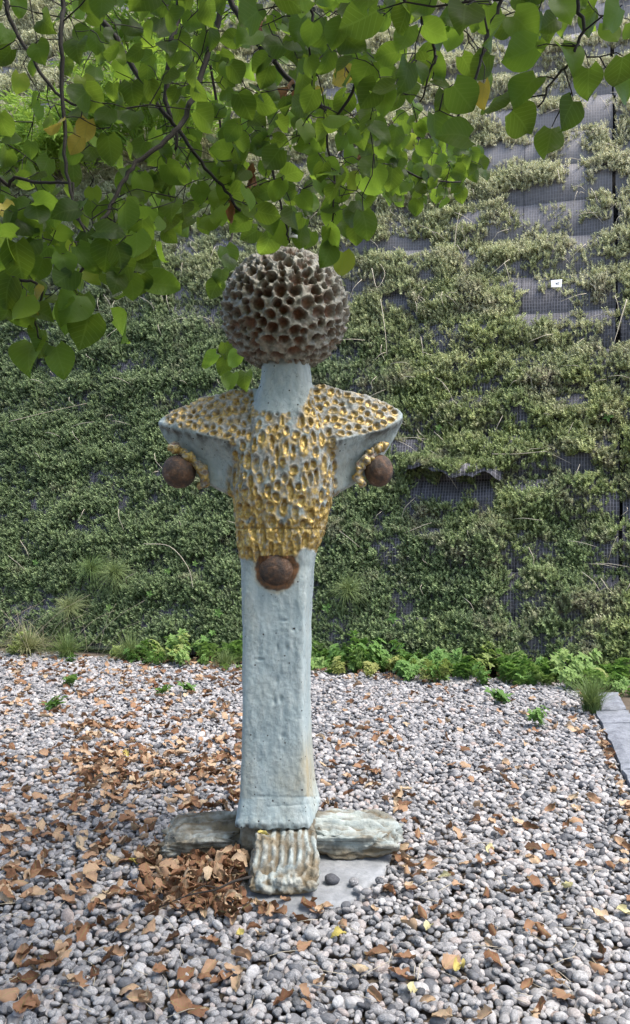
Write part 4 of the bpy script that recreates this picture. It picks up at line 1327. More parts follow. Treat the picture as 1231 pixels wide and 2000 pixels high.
for (pts, lb) in (([(1222, 610), (1213, 640), (1205, 668), (1197, 695)], 'thick pale dry stalk leaning across the dark wall seam'), ([(752, 608), (757, 640), (762, 680), (764, 715)], 'long straight pale stalk hanging right of the head'),
                  ([(735, 548), (745, 585), (760, 560), (752, 540)], 'bent pale stalk on bare mesh right of the head'), ([(965, 905), (1010, 905), (1070, 900)], 'thin horizontal pale stalk right of the torn flap'),
                  ([(300, 1075), (350, 1080), (385, 1120), (395, 1160)], 'arching thin dry stalk on the dark sedum left of the shaft'), ([(893, 510), (897, 470), (903, 440)], 'upright straw coloured grass stalk high on the wall'),
                  ([(40, 840), (100, 825), (190, 805)], 'long pale stalk lying on the sedum left of the left wing'), ([(1090, 360), (1095, 383)], 'short bright stub stalk on the upper bare mesh')):
    P3 = []
    for (u, v) in pts:
        s, h = wall_hit(u, v); P3.append(wall_pt(s, h, 0.24))
    mb = MB(); cp = curve_pts(P3, 5)
    mb.tube(cp, list(np.linspace(0.0065 if 'thick' in lb else 0.004, 0.002, len(cp))), 5)
    tag(put('dry_stalk', mb.mesh('dry_stalk', M['straw'])), lb, 'dry stalk', 'dry stalks on the wall')

# white card on the wall
s, h = wall_hit(1088, 577)
mb = MB()
c = wall_pt(s, h, 0.22)
wv, uvv = T * 0.054, (NB * LEAN + Vector((0, 0, 1))).normalized() * 0.045
V = [c + wv * a * (1 + 0.05 * b) + uvv * b * (1 + 0.06 * a) + WN * (0.004 * d_) for d_ in (1, -1) for a, b in ((-1, -1), (1, -1), (1, 1), (-1, 1))]
card = empty('wall_card', c)
tag(card, 'small square white card with black scribble pinned on bare mesh', 'card')
put('card', new_mesh('card', V, [(0, 1, 2, 3), (7, 6, 5, 4), (0, 4, 5, 1), (1, 5, 6, 2), (2, 6, 7, 3), (3, 7, 4, 0)], M['white'], False), card)
mb = MB()
for pts in ([(-0.2, 0.2), (0.0, 0.05), (0.25, 0.2), (0.1, -0.1), (-0.1, -0.1)], [(0.3, 0.2), (0.5, 0.25), (0.45, -0.05)], [(-0.1, -0.25), (0.2, -0.2), (0.5, -0.25)]):
    mb.tube([c + wv * a + uvv * b + WN * 0.0055 for a, b in pts], 0.0022, 4)
put('scribble', mb.mesh('scribble', M['ink']), card)

# ------------------------------------------------------------------ weeds and grasses at the wall foot
def leaflet(mb, c, d, nrm, L_, w):
    sd_ = d.cross(nrm).normalized()
    mb.add([c, c + d * L_ * 0.45 + sd_ * w + nrm * L_ * 0.05, c + d * L_ - nrm * L_ * 0.12, c + d * L_ * 0.45 - sd_ * w + nrm * L_ * 0.05, c + d * L_ * 0.5 - nrm * 0.004], [(0, 1, 4), (1, 2, 4), (2, 3, 4), (3, 0, 4)])

def weed_meshes(seed, h=0.38, nst=7, kind='palmate'):
    r_ = random.Random(seed)
    st, lf = MB(), MB()
    for i in range(nst):
        a = r_.uniform(0, 6.28); sp_ = r_.uniform(0.1, 0.6); H = h * r_.uniform(0.45, 1.0)
        p0 = Vector((math.cos(a) * 0.04, math.sin(a) * 0.04, 0))
        p2 = Vector((math.cos(a) * sp_ * H, math.sin(a) * sp_ * H, H)); p1 = (p0 + p2) / 2 + Vector((0, 0, H * 0.12))
        cp = curve_pts([p0, p1, p2], 4)
        st.tube(cp, list(np.linspace(0.004, 0.002, len(cp))), 4)
        for k in range(3, len(cp)):
            for _ in range(1 if k < len(cp) - 1 and r_.random() < 0.8 else 2):
                b = r_.uniform(0, 6.28)
                nrm = Vector((r_.gauss(0, 0.4), r_.gauss(-0.7, 0.35), 1)).normalized()
                off = Vector((math.cos(b), math.sin(b), 0.2)) * (0.05 if k < len(cp) - 1 else 0.0)
                c = cp[k] + off
                st.tube([cp[k], c], 0.0014, 3)
                nl = 5 if kind == 'palmate' else 3
                x = nrm.cross(Vector((math.sin(b), math.cos(b), 0.1))).normalized(); y = nrm.cross(x)
                for m_ in range(nl):
                    th = m_ * (6.28 / nl if kind == 'palmate' else 1.2) + r_.uniform(-.15, .15)
                    d = (x * math.cos(th) + y * math.sin(th)).normalized()
                    leaflet(lf, c, d, nrm, r_.uniform(0.05, 0.085), r_.uniform(0.016, 0.024))
    return st.mesh('stems', M['weed']), lf.mesh('foliage', M['weed'], False)
weedm = [weed_meshes(500 + i, h, n_, k_) for i, (h, n_, k_) in enumerate(((0.42, 7, 'palmate'), (0.36, 6, 'three'), (0.3, 7, 'palmate'), (0.24, 5, 'three'), (0.13, 3, 'three')))]
def foot_pt(u, off):
    """point on the ground in front of the wall foot, seen in pixel column u"""
    k = (u - 615.5) / F
    # x = k*y and y = 8.55 - tan(PHI)*x - off
    y = (8.55 - off) / (1 + math.tan(PHI) * k)
    return Vector((k * y, y, -0.02))
wl = [  # u, offset from the wall, mesh, scale, label
    (700, 0.35, 0, 1.1, 'tallest bushy weed with big pale leaves right of the shaft'), (735, 0.25, 1, 1.15, 'leafy weed behind the bushiest weed right of the shaft'), (655, 0.3, 2, 1.0, 'low leafy weed directly right of the shaft'),
    (800, 0.3, 0, 1.0, 'five fingered leafy weed in the middle of the right hand row'), (870, 0.3, 1, 1.0, 'pale green three leaved weed at the wall foot'), (935, 0.3, 0, 0.95, 'weed with star shaped leaves under the second wall seam'),
    (1000, 0.35, 2, 1.1, 'broad low weed left of the grass tuft by the kerb'), (1075, 0.35, 0, 0.95, 'star leaved weed behind the grass tuft by the kerb'), (1145, 0.3, 1, 1.1, 'yellowish leafy weed behind the end of the kerb'), (1205, 0.35, 2, 1.1, 'leafy weed at the end of the kerb'),
    (450, 0.3, 2, 1.0, 'leafy weed directly left of the shaft'), (400, 0.35, 3, 1.2, 'yellow green low weed left of the shaft'), (345, 0.25, 0, 1.0, 'tall weed with upright leaves near the left wing ball'),
    (290, 0.4, 3, 1.1, 'small pale weed between grass and leafy weeds'), (230, 0.4, 4, 1.2, 'small dark weed among the tall grass'), (1160, 0.75, 3, 1.0, 'ragged weed in front of the kerb end'), (845, 0.5, 4, 1.3, 'small creeping weed at the gravel edge')]
def weed(loc, k, sc, rz, lb, grp, cat='weed', name='leafy_weed'):
    e = empty(name, loc)
    if grp.startswith('leafy'): sc *= 0.78
    e.rotation_euler = (0, 0, rz); e.scale = (sc, sc, sc)
    tag(e, lb, cat, grp)
    for m_, nm in zip(weedm[k], ('stem', 'foliage')):
        o = bpy.data.objects.new(nm, m_); C.objects.link(o); o.parent = e
    return e
for (u, off, k, sc, lb) in wl:
    weed(foot_pt(u, off), k, sc, random.uniform(0, 6), lb, 'leafy weeds along the wall foot')
# the undergrowth between them
wps = []
for _ in range(240):
    u = random.uniform(-200, 1400)
    if u < 250 and random.random() < 0.75: continue
    if 250 <= u < 480 and random.random() < 0.35: continue
    p = foot_pt(u, random.uniform(0.0, 0.78)); wps.append(p)
for _ in range(40):          # beyond the kerb
    d = random.uniform(3.6, 6.6); wps.append(Vector((kx(d) + random.uniform(0.42, 1.3), d, -0.03)))
ug_prot = []
for a_, b_ in weedm:
    mb = MB()
    for m_ in (a_, b_): mb.add([v.co for v in m_.vertices], [tuple(p.vertices) for p in m_.polygons])
    ug_prot.append(put('weed', mb.mesh('weed', M['weed'], False), link=False))
ug = scatter('undergrowth', wps, [(random.gauss(0, .12), random.gauss(0, .12), random.uniform(0, 6.28)) for _ in wps], [(random.uniform(0.3, 0.75),) * 3 for _ in wps], [random.randrange(5) for _ in wps], ug_prot)
tag(ug, 'tangled low green weeds along the foot of the wall', 'undergrowth')
# little weeds in the gravel
for (u, v, k, sc, lb) in ((105, 1388, 4, 0.75, 'small upright green seedling alone in the gravel on the left'), (318, 1358, 4, 0.6, 'small low weed in the gravel left of the shaft'), (366, 1354, 4, 0.7, 'dark green weed in the gravel nearest the shaft'),
                          (135, 1342, 4, 0.8, 'small pale weed in the gravel near the tall grass'), (975, 1375, 4, 0.9, 'thin weed in the gravel right of the shaft'), (1050, 1420, 3, 0.6, 'sparse yellowing weed in the gravel near the kerb')):
    weed(ground(u, v), k, sc, u, lb, 'weeds in the gravel', name='gravel_weed')

def grass_mesh(seed, n_=110, h=0.3, spread=0.6, droop=0.6, w=0.0042):
    r_ = random.Random(seed)
    V, Fq = [], []
    for _ in range(n_):
        a = r_.uniform(0, 6.28); L_ = h * r_.uniform(0.5, 1.1); sp_ = spread * r_.uniform(0.1, 1.0)
        b = Vector((r_.gauss(0, 0.025), r_.gauss(0, 0.025), 0)); d = Vector((math.cos(a), math.sin(a), 0)); s_ = Vector((-math.sin(a), math.cos(a), 0)) * w
        i0 = len(V)
        for k in range(5):
            t = k / 4
            p = b + d * (sp_ * L_ * (t ** 1.4)) + Vector((0, 0, L_ * (t - droop * sp_ * t * t)))
            V += [p - s_ * (1 - t * 0.85), p + s_ * (1 - t * 0.85)]
        for k in range(4):
            j = i0 + 2 * k
            Fq.append((j, j + 1, j + 3, j + 2))
    return new_mesh('grass_tuft', V, Fq, M['grass'], False)
def tuft(loc, me, rot, sc, lb, grp='grass tufts'):
    return tag(put('grass_tuft', me, None, loc, rot, (sc, sc, sc)), lb, 'grass', grp)
tuft(ground(1157, 1392), grass_mesh(1, 420, 0.36, 0.95, 0.5, 0.003), (0, 0, 0), 1.0, 'pale grass tuft beside the end of the kerb')
tuft(foot_pt(55, 0.45), grass_mesh(2, 520, 0.46, 1.5, 0.6), (0, 0, 0), 0.95, 'bright green long grass at the wall foot furthest left')
tuft(foot_pt(130, 0.55), grass_mesh(3, 420, 0.45, 1.3, 0.6), (0, 0, 0), 0.85, 'dry greyish grass clump right of the bright green grass')
tuft(foot_pt(-60, 0.45), grass_mesh(4, 420, 0.45, 1.4, 0.6), (0, 0, 0), 0.9, 'long grass at the wall foot at the frame edge')
tuft(foot_pt(255, 0.45), grass_mesh(5, 320, 0.34, 1.3, 0.6), (0, 0, 0), 1.1, 'fine grass clump between weeds and grey grass')
tuft(foot_pt(440, 0.55), grass_mesh(6, 220, 0.25, 1.2, 0.6), (0, 0, 0), 1.0, 'short grass clump just left of the shaft')
for (u, v, sd_, sc, lb) in ((193, 1120, 7, 1.0, 'rounded grass tuft on the wall, left of a pair'), (238, 1128, 8, 1.0, 'rounded grass tuft on the wall, right of a pair'), (150, 1195, 9, 1.0, 'spiky dry grass tuft low on the wall'), (688, 1160, 10, 0.95, 'fresh green grass tuft on the wall right of the shaft')):
    s, h = wall_hit(u, v)
    tuft(wall_pt(s, h, 0.12), grass_mesh(sd_, 320, 0.28, 1.3, 0.95, 0.003), (R(48), 0, -PHI), sc, lb)
# long loose grass stems on the far left
mb = MB()
for _ in range(34):
    p = foot_pt(random.uniform(-120, 190), random.uniform(0.3, 0.6)); L_ = random.uniform(0.4, 0.85); a = random.gauss(0.6, 0.8)
    e = Vector((math.sin(a) * L_ * 0.9, random.uniform(-0.2, 0.1), L_ * 0.75))
    mb.tube(curve_pts([p, p + e * 0.55 + Vector((0, 0, 0.08)), p + e], 4), list(np.linspace(0.0022, 0.001, 9)), 3)
o = put('tall_grass_stems', mb.mesh('tall_grass_stems', M['straw'])); o['kind'] = 'stuff'
tag(o, 'long thin pale grass stems arching at the left wall foot', 'grass')

# small pale leaf rosettes on the wall
for i, (u, v, sc) in enumerate(((1187, 830, 1.0), (342, 1125, 0.8), (308, 1168, 0.8), (230, 1195, 0.9), (88, 1107, 0.8), (862, 850, 0.7), (395, 1110, 0.7), (775, 1215, 1.1), (648, 1195, 1.0), (440, 1205, 1.0))):
    s, h = wall_hit(u, v)
    mb = MB(); c = wall_pt(s, h, 0.19)
    for k in range(5):
        a = k * 1.256 + random.uniform(-.3, .3)
        d = (T * math.cos(a) + Vector((0, 0, 1)) * math.sin(a) + WN * 0.2).normalized()
        leaflet(mb, c, d, WN, 0.06 * sc, 0.017 * sc)
    lb = ['pale rosette of long leaves beside the dark seam', 'pale three leaved seedling left of the shaft, above the others', 'light green seedling with a red bud below it', 'grey green seedling lowest on the left sedum', 'pale seedling on the far left sedum',
          'pale wilted seedling right of the right ball', 'dusty seedling nearest the gilded band', 'grey seedling above the bushiest weed', 'dark leaved seedling at the right edge of the shaft', 'dusty seedling at the left edge of the shaft'][i]
    tag(put('wall_seedling', mb.mesh('wall_seedling', M['weed'], False)), lb, 'seedling', 'seedlings on the wall')

# ------------------------------------------------------------------ narrow leaved shrub high on the wall
def wall_shrub(u, v, name, lb, n_, spread, seed):
    r_ = random.Random(seed)
    s, h = wall_hit(u, v)
    base = wall_pt(s, h, 0.1)
    e = empty(name, base); tag(e, lb, 'shrub', 'narrow leaved shrubs on the wall')
    st, lf = MB(), MB()
    for i in range(n_):
        a = r_.uniform(-1.3, 1.3); L_ = spread * r_.uniform(0.5, 1.0)
        dr = (T * math.sin(a) + Vector((0, 0, 1)) * (math.cos(a) * 0.9) + WN * r_.uniform(0.1, 0.7)).normalized()
        p2 = base + dr * L_ + Vector((0, 0, -L_ * 0.3)); p1 = base + dr * L_ * 0.55 + Vector((0, 0, 0.05))
        cp = curve_pts([base, p1, p2], 8)
        st.tube(cp, list(np.linspace(0.010, 0.002, len(cp))), 4)
        for k in range(4, len(cp)):
            for _ in range(7):
                d = (dr + Vector((r_.gauss(0, .7), r_.gauss(0, .7), r_.gauss(-.4, .5)))).normalized()
                nrm = Vector((r_.gauss(0, .6), -1, r_.gauss(0.5, .5))).normalized()
                leaflet(lf, cp[k] + Vector((r_.gauss(0, .03), r_.gauss(0, .03), r_.gauss(0, .03))), d, nrm, r_.uniform(0.10, 0.18), r_.uniform(0.010, 0.016))
    put('stems', st.mesh('stems', M['shrub']), e); o = put('foliage', lf.mesh('foliage', M['shrub'], False), e)
wall_shrub(300, 330, 'wall_shrub', 'bright green narrow leaved shrub on the wall behind the dark crossing branches', 60, 2.2, 1)
wall_shrub(60, 380, 'wall_shrub', 'narrow leaved shrub on the wall behind the leftmost branches', 44, 1.7, 2)
wall_shrub(330, 160, 'wall_shrub', 'upper narrow leaved shrub on the wall behind the lime leaves', 36, 1.9, 3)

# ------------------------------------------------------------------ the lime tree
TB = Vector((-2.5, 1.5, -0.03))
tree = empty('lime_tree', TB)
tag(tree, 'lime tree whose leafy dark branches hang in front of the green wall', 'tree')
mb = MB()
tr = curve_pts([TB, TB + Vector((0.03, 0, 1.0)), TB + Vector((0.10, 0.05, 2.2)), TB + Vector((0.25, 0.1, 3.3)), TB + Vector((0.2, 0.0, 4.6)), TB + Vector((0.3, -0.1, 6.0))], 5)
mb.tube(tr, list(np.interp(np.linspace(0, 1, len(tr)), [0, 0.08, 0.5, 1], [0.24, 0.18, 0.13, 0.03])), 14)
put('trunk', mb.mesh('trunk', M['bark']), tree)
nodes, nrad = [], []
def branch(pts, r0, r1, name='branch', sides=7, wob_=0.004):
    cp = curve_pts(pts, 5)
    for p in cp[1:-1]:
        p += Vector((random.uniform(-1, 1), random.uniform(-1, 1), random.uniform(-1, 1))) * wob_
    rr_ = list(np.linspace(r0, r1, len(cp)))
    m_ = MB(); m_.tube(cp, rr_, sides)
    for a, b, r_ in zip(cp[:-1], cp[1:], rr_):
        for k in range(3): nodes.append(a.lerp(b, k / 3)); nrad.append(r_)
    nodes.append(cp[-1]); nrad.append(rr_[-1])
    return put(name, m_.mesh(name, M['bark']), tree)
J = TB + Vector((0.12, 0.06, 2.4)); J2 = TB + Vector((0.25, 0.1, 3.3))
L1 = [J, Vector((-1.7, 1.9, 3.15)), Vector((-0.9, 2.3, 3.25)), Vector((0.0, 2.5, 3.3)), Vector((0.9, 2.6, 3.35))]
L2 = [J, Vector((-1.6, 1.3, 2.75)), Vector((-0.6, 1.3, 2.62)), Vector((0.2, 1.35, 2.62)), Vector((0.75, 1.4, 2.6))]
L3 = [J2, Vector((-1.7, 2.6, 3.9)), Vector((-0.6, 3.3, 3.9)), Vector((0.4, 3.6, 3.95)), Vector((1.3, 3.7, 4.0))]
L4 = [J2, Vector((-1.2, 0.6, 3.7)), Vector((0.3, 0.0, 3.9)), Vector((1.8, 0.2, 4.0))]
L5 = [J2, Vector((-2.6, 2.8, 3.8)), Vector((-2.3, 3.6, 4.1))]
for L_ in (L1, L2, L3, L4, L5): branch(L_, 0.06, 0.018, 'limb', 10)
nodes.clear(); nrad.clear()
def B(uvd, top, r0, r1):
    branch([Vector(top)] + [at(*p) for p in uvd], r0, r1)
B([(150, -40, 2.75), (169, 8, 2.72), (222, 65, 2.7), (252, 121, 2.68), (287, 171, 2.66), (322, 222, 2.64), (348, 252, 2.64), (383, 302, 2.62), (433, 363, 2.6), (470, 412, 2.58)], (-0.9, 2.3, 3.27), 0.0125, 0.004)
B([(352, -30, 2.75), (335, 100, 2.74), (325, 197, 2.72), (343, 245, 2.70), (343, 292, 2.68)], (-0.4, 2.42, 3.29), 0.0125, 0.005)
B([(445, -25, 2.6), (438, 0, 2.6), (403, 116, 2.52), (378, 191, 2.46), (353, 242, 2.4), (322, 277, 2.35), (267, 317, 2.3), (235, 365, 2.25), (212, 411, 2.2), (187, 460, 2.15), (160, 525, 2.1), (130, 600, 2.08)], (-0.15, 2.47, 3.31), 0.0105, 0.003)
B([(440, -40, 2.85), (451, 0, 2.85), (489, 65, 2.82), (549, 136, 2.8), (599, 190, 2.8), (640, 215, 2.95), (667, 240, 3.1), (718, 282, 3.3), (764, 318, 3.5), (830, 350, 3.6), (900, 355, 3.7)], (0.0, 2.5, 3.32), 0.0125, 0.003)
B([(0, -30, 2.4), (10, 0, 2.4), (30, 60, 2.38), (65, 116, 2.36), (100, 171, 2.34), (136, 200, 2.32), (180, 208, 2.3)], (-0.9, 2.3, 3.25), 0.008, 0.003)
B([(985, -30, 1.55), (979, 0, 1.55), (954, 67, 1.55), (938, 128, 1.54), (907, 190, 1.53), (894, 246, 1.52), (880, 270, 1.52)], (0.5, 1.38, 2.61), 0.0042, 0.0016)
B([(118, -40, 2.25), (120, 60, 2.22), (122, 200, 2.2), (128, 300, 2.16), (140, 390, 2.12), (170, 455, 2.1), (200, 500, 2.08)], (-0.7, 1.9, 3.18), 0.0075, 0.0025)
B([(1150, -30, 1.4), (1138, 46, 1.4), (1123, 102, 1.4), (1085, 150, 1.4), (1050, 210, 1.4)], (0.7, 1.4, 2.6), 0.004, 0.0015)
B([(505, -30, 2.9), (512, 80, 2.9), (505, 180, 2.88), (520, 280, 2.86), (540, 360, 2.84), (560, 450, 2.82), (566, 475, 2.82)], (0.1, 2.52, 3.32), 0.008, 0.003)
B([(700, -30, 2.6), (690, 50, 2.6), (700, 110, 2.62), (690, 180, 2.66), (640, 260, 2.7), (655, 350, 2.72), (650, 430, 2.74)], (0.3, 2.53, 3.33), 0.008, 0.0025)
B([(820, -30, 2.0), (828, 40, 2.0), (850, 90, 2.0), (845, 130, 2.0), (820, 200, 2.02)], (0.35, 2.0, 2.9), 0.006, 0.002)
B([(600, -30, 2.2), (612, 30, 2.2), (600, 80, 2.2), (622, 150, 2.22)], (0.1, 2.1, 3.0), 0.006, 0.002)
B([(-20, 330, 2.3), (30, 345, 2.3), (90, 360, 2.25), (140, 358, 2.2), (148, 419, 2.2), (179, 460, 2.18)], (-1.2, 2.2, 2.9), 0.006, 0.002)
B([(-20, 520, 2.0), (40, 545, 2.0), (80, 560, 2.02), (70, 620, 2.02), (75, 660, 2.02)], (-1.0, 1.9, 2.7), 0.005, 0.0018)
B([(450, 400, 4.4), (445, 500, 4.4), (448, 600, 4.4), (452, 680, 4.4), (462, 720, 4.4)], (-0.5, 3.3, 3.9), 0.007, 0.002)
# leaf positions
tg = []       # base point, length, kind
def region(u0, u1, v0, v1, d0, d1, n_, lo=0.050, hi=0.080, ok=None):
    n_ = int(n_ * 1.0)
    c = 0; tries = 0
    mind = 30
    while c < n_ and tries < n_ * 20:
        tries += 1
        u, v, d = random.uniform(u0, u1), random.uniform(v0, v1), random.uniform(d0, d1)
        if ok and not ok(u, v): continue
        tg.append((at(u, v, d), random.uniform(lo, hi), None)); c += 1
floorL = lambda u, v: v < np.interp(u, [0, 60, 130, 220, 300, 340, 430, 480], [600, 615, 590, 545, 530, 470, 430, 400])
region(0, 310, 390, 610, 1.9, 2.35, 96, ok=floorL)
region(-60, 350, 210, 420, 2.2, 3.1, 78)
region(150, 350, -40, 220, 2.1, 3.2, 62)
region(-60, 170, -60, 210, 2.0, 3.0, 20)
region(300, 480, 250, 455, 2.4, 3.3, 84, ok=floorL)
region(340, 600, -60, 240, 2.2, 3.4, 92)
region(430, 745, 220, 445, 2.3, 3.2, 118, ok=lambda u, v: v < np.interp(u, [430, 480, 640, 700, 745], [420, 425, 440, 440, 350]))
region(580, 800, -60, 250, 1.9, 3.0, 86)
region(740, 955, 265, 400, 3.4, 4.1, 120, ok=lambda u, v: v < np.interp(u, [740, 860, 900, 955], [380, 400, 370, 330]) and v > np.interp(u, [740, 955], [250, 290]))
region(700, 900, 200, 330, 2.8, 3.6, 36)
region(760, 960, -50, 190, 1.8, 2.5, 34, ok=lambda u, v: v < np.interp(u, [760, 860, 960], [200, 190, 150]))
region(990, 1240, -60, 60, 1.8, 2.4, 26)
for (u, v, d) in ((1150, 130, 1.45), (1120, 195, 1.45), (1078, 248, 1.5), (1000, 215, 1.45), (920, 268, 1.45), (1050, 90, 1.4), (1095, 85, 1.4), (1215, 10, 1.3), (1218, 110, 1.4), (1050, 150, 1.42), (975, 185, 1.45), (885, 165, 1.45), (845, 220, 1.5),
                  (530, -30, 1.15), (575, -20, 1.2), (505, 20, 1.3), (720, -40, 1.2), (910, 10, 1.35), (740, 20, 1.4), (960, 50, 1.45), (1205, 160, 1.45)):
    tg.append((at(u, v, d), random.uniform(0.054, 0.074), 'front'))
for (u, v, d) in ((65, 665, 2.05), (82, 640, 2.05), (108, 675, 2.05), (140, 580, 2.05), (152, 575, 2.05), (175, 610, 2.05), (250, 538, 2.1), (15, 575, 2.0), (48, 612, 2.0), (285, 550, 2.1), (220, 620, 2.1), (30, 470, 2.0), (10, 440, 2.0),
                  (610, 452, 3.3), (530, 455, 3.3), (505, 448, 3.3), (630, 460, 3.2), (595, 425, 3.2), (648, 478, 2.72), (655, 455, 2.74), (670, 490, 2.75), (640, 440, 2.7), (434, 525, 4.3), (450, 500, 4.35), (428, 545, 4.3), (440, 480, 4.35),
                  (440, 668, 4.35), (470, 690, 4.35), (425, 690, 4.35), (455, 728, 4.35), (440, 700, 4.35), (480, 725, 4.4), (590, 440, 2.85), (545, 430, 2.85), (515, 420, 2.85), (480, 430, 2.85)):
    tg.append((at(u, v, d), random.uniform(0.075, 0.098) * (1.15 if d > 4 else 1), 'front' if d < 3 else None))
for (u, v, d, k) in ((160, 240, 2.25, 'yellow'), (172, 232, 2.2, 'yellow'), (158, 268, 2.2, 'yellow'), (5, 395, 2.0, 'yellow'), (70, 565, 2.0, 'yellow'), (50, 595, 2.0, 'yellow'), (690, 140, 2.2, 'yellow'), (615, 175, 2.9, 'yellow'), (120, 235, 2.2, 'yellow'), (945, 160, 1.9, 'yellow'),
                     (487, 335, 2.7, 'dead'), (492, 350, 2.7, 'dead'), (568, 180, 2.6, 'dead'), (575, 190, 2.6, 'dead'), (716, 300, 3.0, 'dead'), (455, 410, 2.6, 'dead'), (495, 30, 2.8, 'dead'), (500, 45, 2.8, 'dead')):
    tg.append((at(u, v, d), random.uniform(0.06, 0.085) * (0.8 if k == 'yellow' else 1.0), k))
# twigs: every leaf joins the nearest wood
NP = np.array([n_[:] for n_ in nodes])
order = sorted(range(len(tg)), key=lambda i: float(np.min(np.linalg.norm(NP - np.array(tg[i][0][:]), axis=1))))
tw = MB()
extra_nodes = []
NPl = NP.copy()
cap = np.zeros((len(NP) + 6000, 3)); cap[:len(NP)] = NP; cnt = len(NP)
for i in order:
    p = np.array(tg[i][0][:])
    d = np.linalg.norm(cap[:cnt] - p, axis=1) + 0.5 * np.clip(p[2] - cap[:cnt, 2], 0, None)
    k = int(d.argmin())
    a, b = Vector(cap[k]), tg[i][0]
    L_ = (b - a).length
    if L_ < 0.012: continue
    m1 = a.lerp(b, 0.4) + Vector((random.gauss(0, .045), random.gauss(0, .045), random.gauss(0.05, .04))) * L_
    m2 = a.lerp(b, 0.75) + Vector((random.gauss(0, .06), random.gauss(0, .06), random.gauss(0.04, .05))) * L_
    r0 = 0.0011 + min(0.0030, 0.007 * L_)
    tw.tube([a, m1, m2, b], [r0, r0 * 0.8, r0 * 0.65, 0.0008], 5, False)
    if L_ > 0.05:
        for q_ in (m1, m2):
            cap[cnt] = q_; cnt += 1
o = put('twigs', tw.mesh('twigs', M['bark']), tree); o['kind'] = 'stuff'
lm = [leaf_mesh('leaf', M['leaf'], 40 + i, random.uniform(-0.05, 0.45), random.uniform(0.03, 0.35), random.uniform(0.015, 0.05), random.uniform(0.86, 1.05), asym=random.uniform(-.15, .15)) for i in range(10)]
lmy = [leaf_mesh('leaf', M['leaf_yellow'], 60 + i, 0.3, 0.3, 0.04, 0.9) for i in range(2)]
lmd = [curled('dead_leaf', M['leaf_dead'], 300 + i) for i in range(3)]
lproto = [put('leaf', m_, link=False) for m_ in lm]
def leaf_rot(front):
    tipd = Vector((random.gauss(0, 0.5), random.gauss(-0.15, 0.45), -1)).normalized()
    if random.random() < 0.18: tipd = Vector((random.choice((-1, 1)), random.gauss(0, .4), random.uniform(-0.7, 0.1))).normalized()
    nrm = Vector((random.gauss(0, 0.5), 0.8, random.gauss(0.75, 0.3))) if random.random() < 0.5 else Vector((random.gauss(0, 0.6), -0.9, random.gauss(0.25, 0.4)))
    nrm = (nrm - tipd * nrm.dot(tipd)).normalized()
    x = tipd.cross(nrm).normalized()
    return Matrix((x, tipd, nrm)).transposed().to_euler()
scr = [t[1] / t[0].y for t in tg]
inframe = [abs(t[0].x / t[0].y) < 0.37 and (t[0].z - CAMZ) / t[0].y < 0.62 for t in tg]
rank = sorted(range(len(tg)), key=lambda i: -(scr[i] if inframe[i] else 0))
solo_l = set([i for i in rank if tg[i][2] in (None, 'front')][:280])
rest = []
for i, (p, L_, kind) in enumerate(tg):
    rot = leaf_rot(kind)
    if kind == 'yellow': o = put('leaf', random.choice(lmy), tree, p, rot, (L_,) * 3); o['label'] = 'yellow leaf'
    elif kind == 'dead': o = put('dead_leaf', random.choice(lmd), tree, p, rot, (L_ * 0.7, L_ * 1.2, L_)); o['label'] = 'shrivelled brown leaf'
    elif i in solo_l: put('leaf', lm[random.randrange(10)], tree, p, rot, (L_,) * 3)
    else: rest.append((p, rot[:], (L_,) * 3, random.randrange(10)))
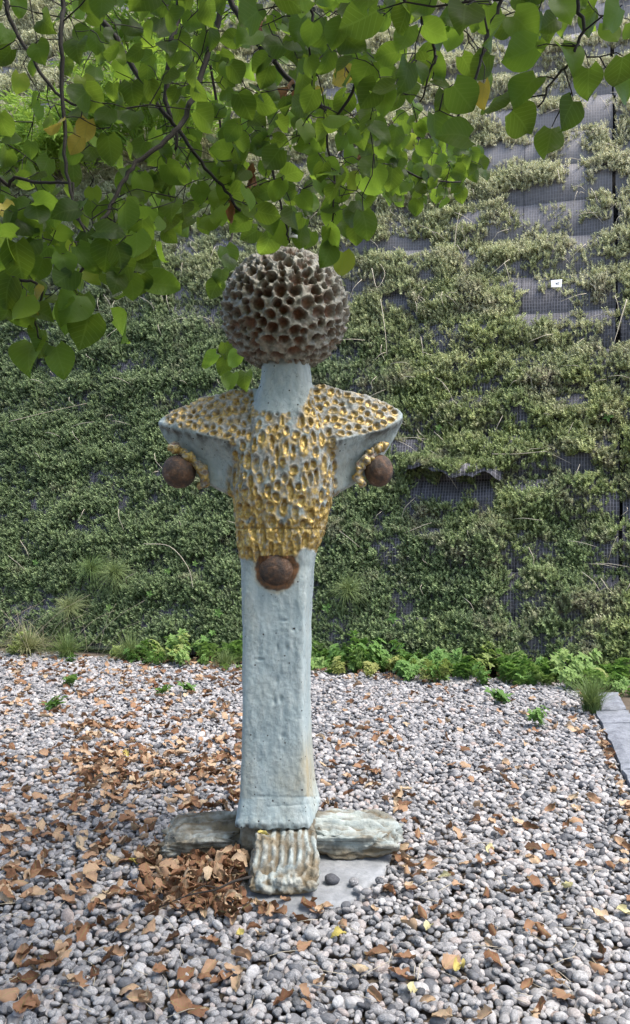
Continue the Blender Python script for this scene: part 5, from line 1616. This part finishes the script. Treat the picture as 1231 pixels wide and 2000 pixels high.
# the crown overhead, above and behind the camera's view
ov = 0
while ov < 7000:
    p = Vector((random.uniform(-4.6, 2.6), random.uniform(-3.0, 4.6), random.uniform(2.5, 6.2)))
    if p.y > -0.2 and p.z < CAMZ + 0.64 * max(p.y, 0) + 0.25: continue
    e = ((p.x + 1.2) / 3.6) ** 2 + ((p.y - 0.8) / 3.8) ** 2 + ((p.z - 4.2) / 2.1) ** 2
    if e > 1 or (e < 0.25 and random.random() < 0.5): continue
    if p.y > 1.0 and random.random() < 0.72: continue
    if vnoise(np.array([[p.x * 1.5, p.y * 1.5, p.z * 1.5]]), 171)[0] < -0.15: continue
    L_ = random.uniform(0.10, 0.15)
    rest.append((p, Euler((random.gauss(0, 0.6), random.gauss(0, 0.6), random.uniform(0, 6.28)))[:], (L_,) * 3, random.randrange(10))); ov += 1
scatter('foliage', [r[0] for r in rest], [r[1] for r in rest], [r[2] for r in rest], [r[3] for r in rest], lproto, tree)

# white plastic tag caught in the twigs above the head
c = at(573, 452, 2.84)
hw, hh_ = 0.0145, 0.021
V, Fq = [], []
for j in range(7):
    for k in range(5):
        a, b = k / 4 * 2 - 1, j / 6 * 2 - 1
        V.append(c + Vector((a * hw, 0.006 * math.sin(a * 2 + b), b * hh_ + (0.006 * abs(a) if j == 6 else 0) - 0.002 * (j == 6))))
for j in range(6):
    for k in range(4):
        i0 = j * 5 + k; Fq.append((i0, i0 + 1, i0 + 6, i0 + 5))
n0 = len(V)
V2 = V + [v + Vector((0, 0.0015, 0)) for v in V]
F2 = Fq + [tuple(n0 + i for i in f[::-1]) for f in Fq]
brd = [0, 1, 2, 3, 4, 9, 14, 19, 24, 29, 34, 33, 32, 31, 30, 25, 20, 15, 10, 5]
F2 += [(brd[(i + 1) % 20], brd[i], n0 + brd[i], n0 + brd[(i + 1) % 20]) for i in range(20)]
tg_o = empty('plastic_tag', c)
tag(tg_o, 'white crumpled plastic tag with black strokes hanging in the twigs above the head', 'tag')
put('tag_sheet', new_mesh('tag_sheet', V2, F2, M['white']), tg_o)
mb = MB()
for pts in ([(-0.5, 0.35), (0.3, 0.35)], [(-0.15, 0.3), (-0.2, -0.2), (-0.5, -0.6)], [(-0.1, 0.2), (0.0, -0.55), (0.25, -0.5), (0.5, 0.4)]):
    mb.tube([c + Vector((a * hw, 0.006 * math.sin(a * 2 + b) - 0.0012, b * hh_)) for a, b in pts], 0.0014, 4)
put('lettering', mb.mesh('lettering', M['ink']), tg_o)
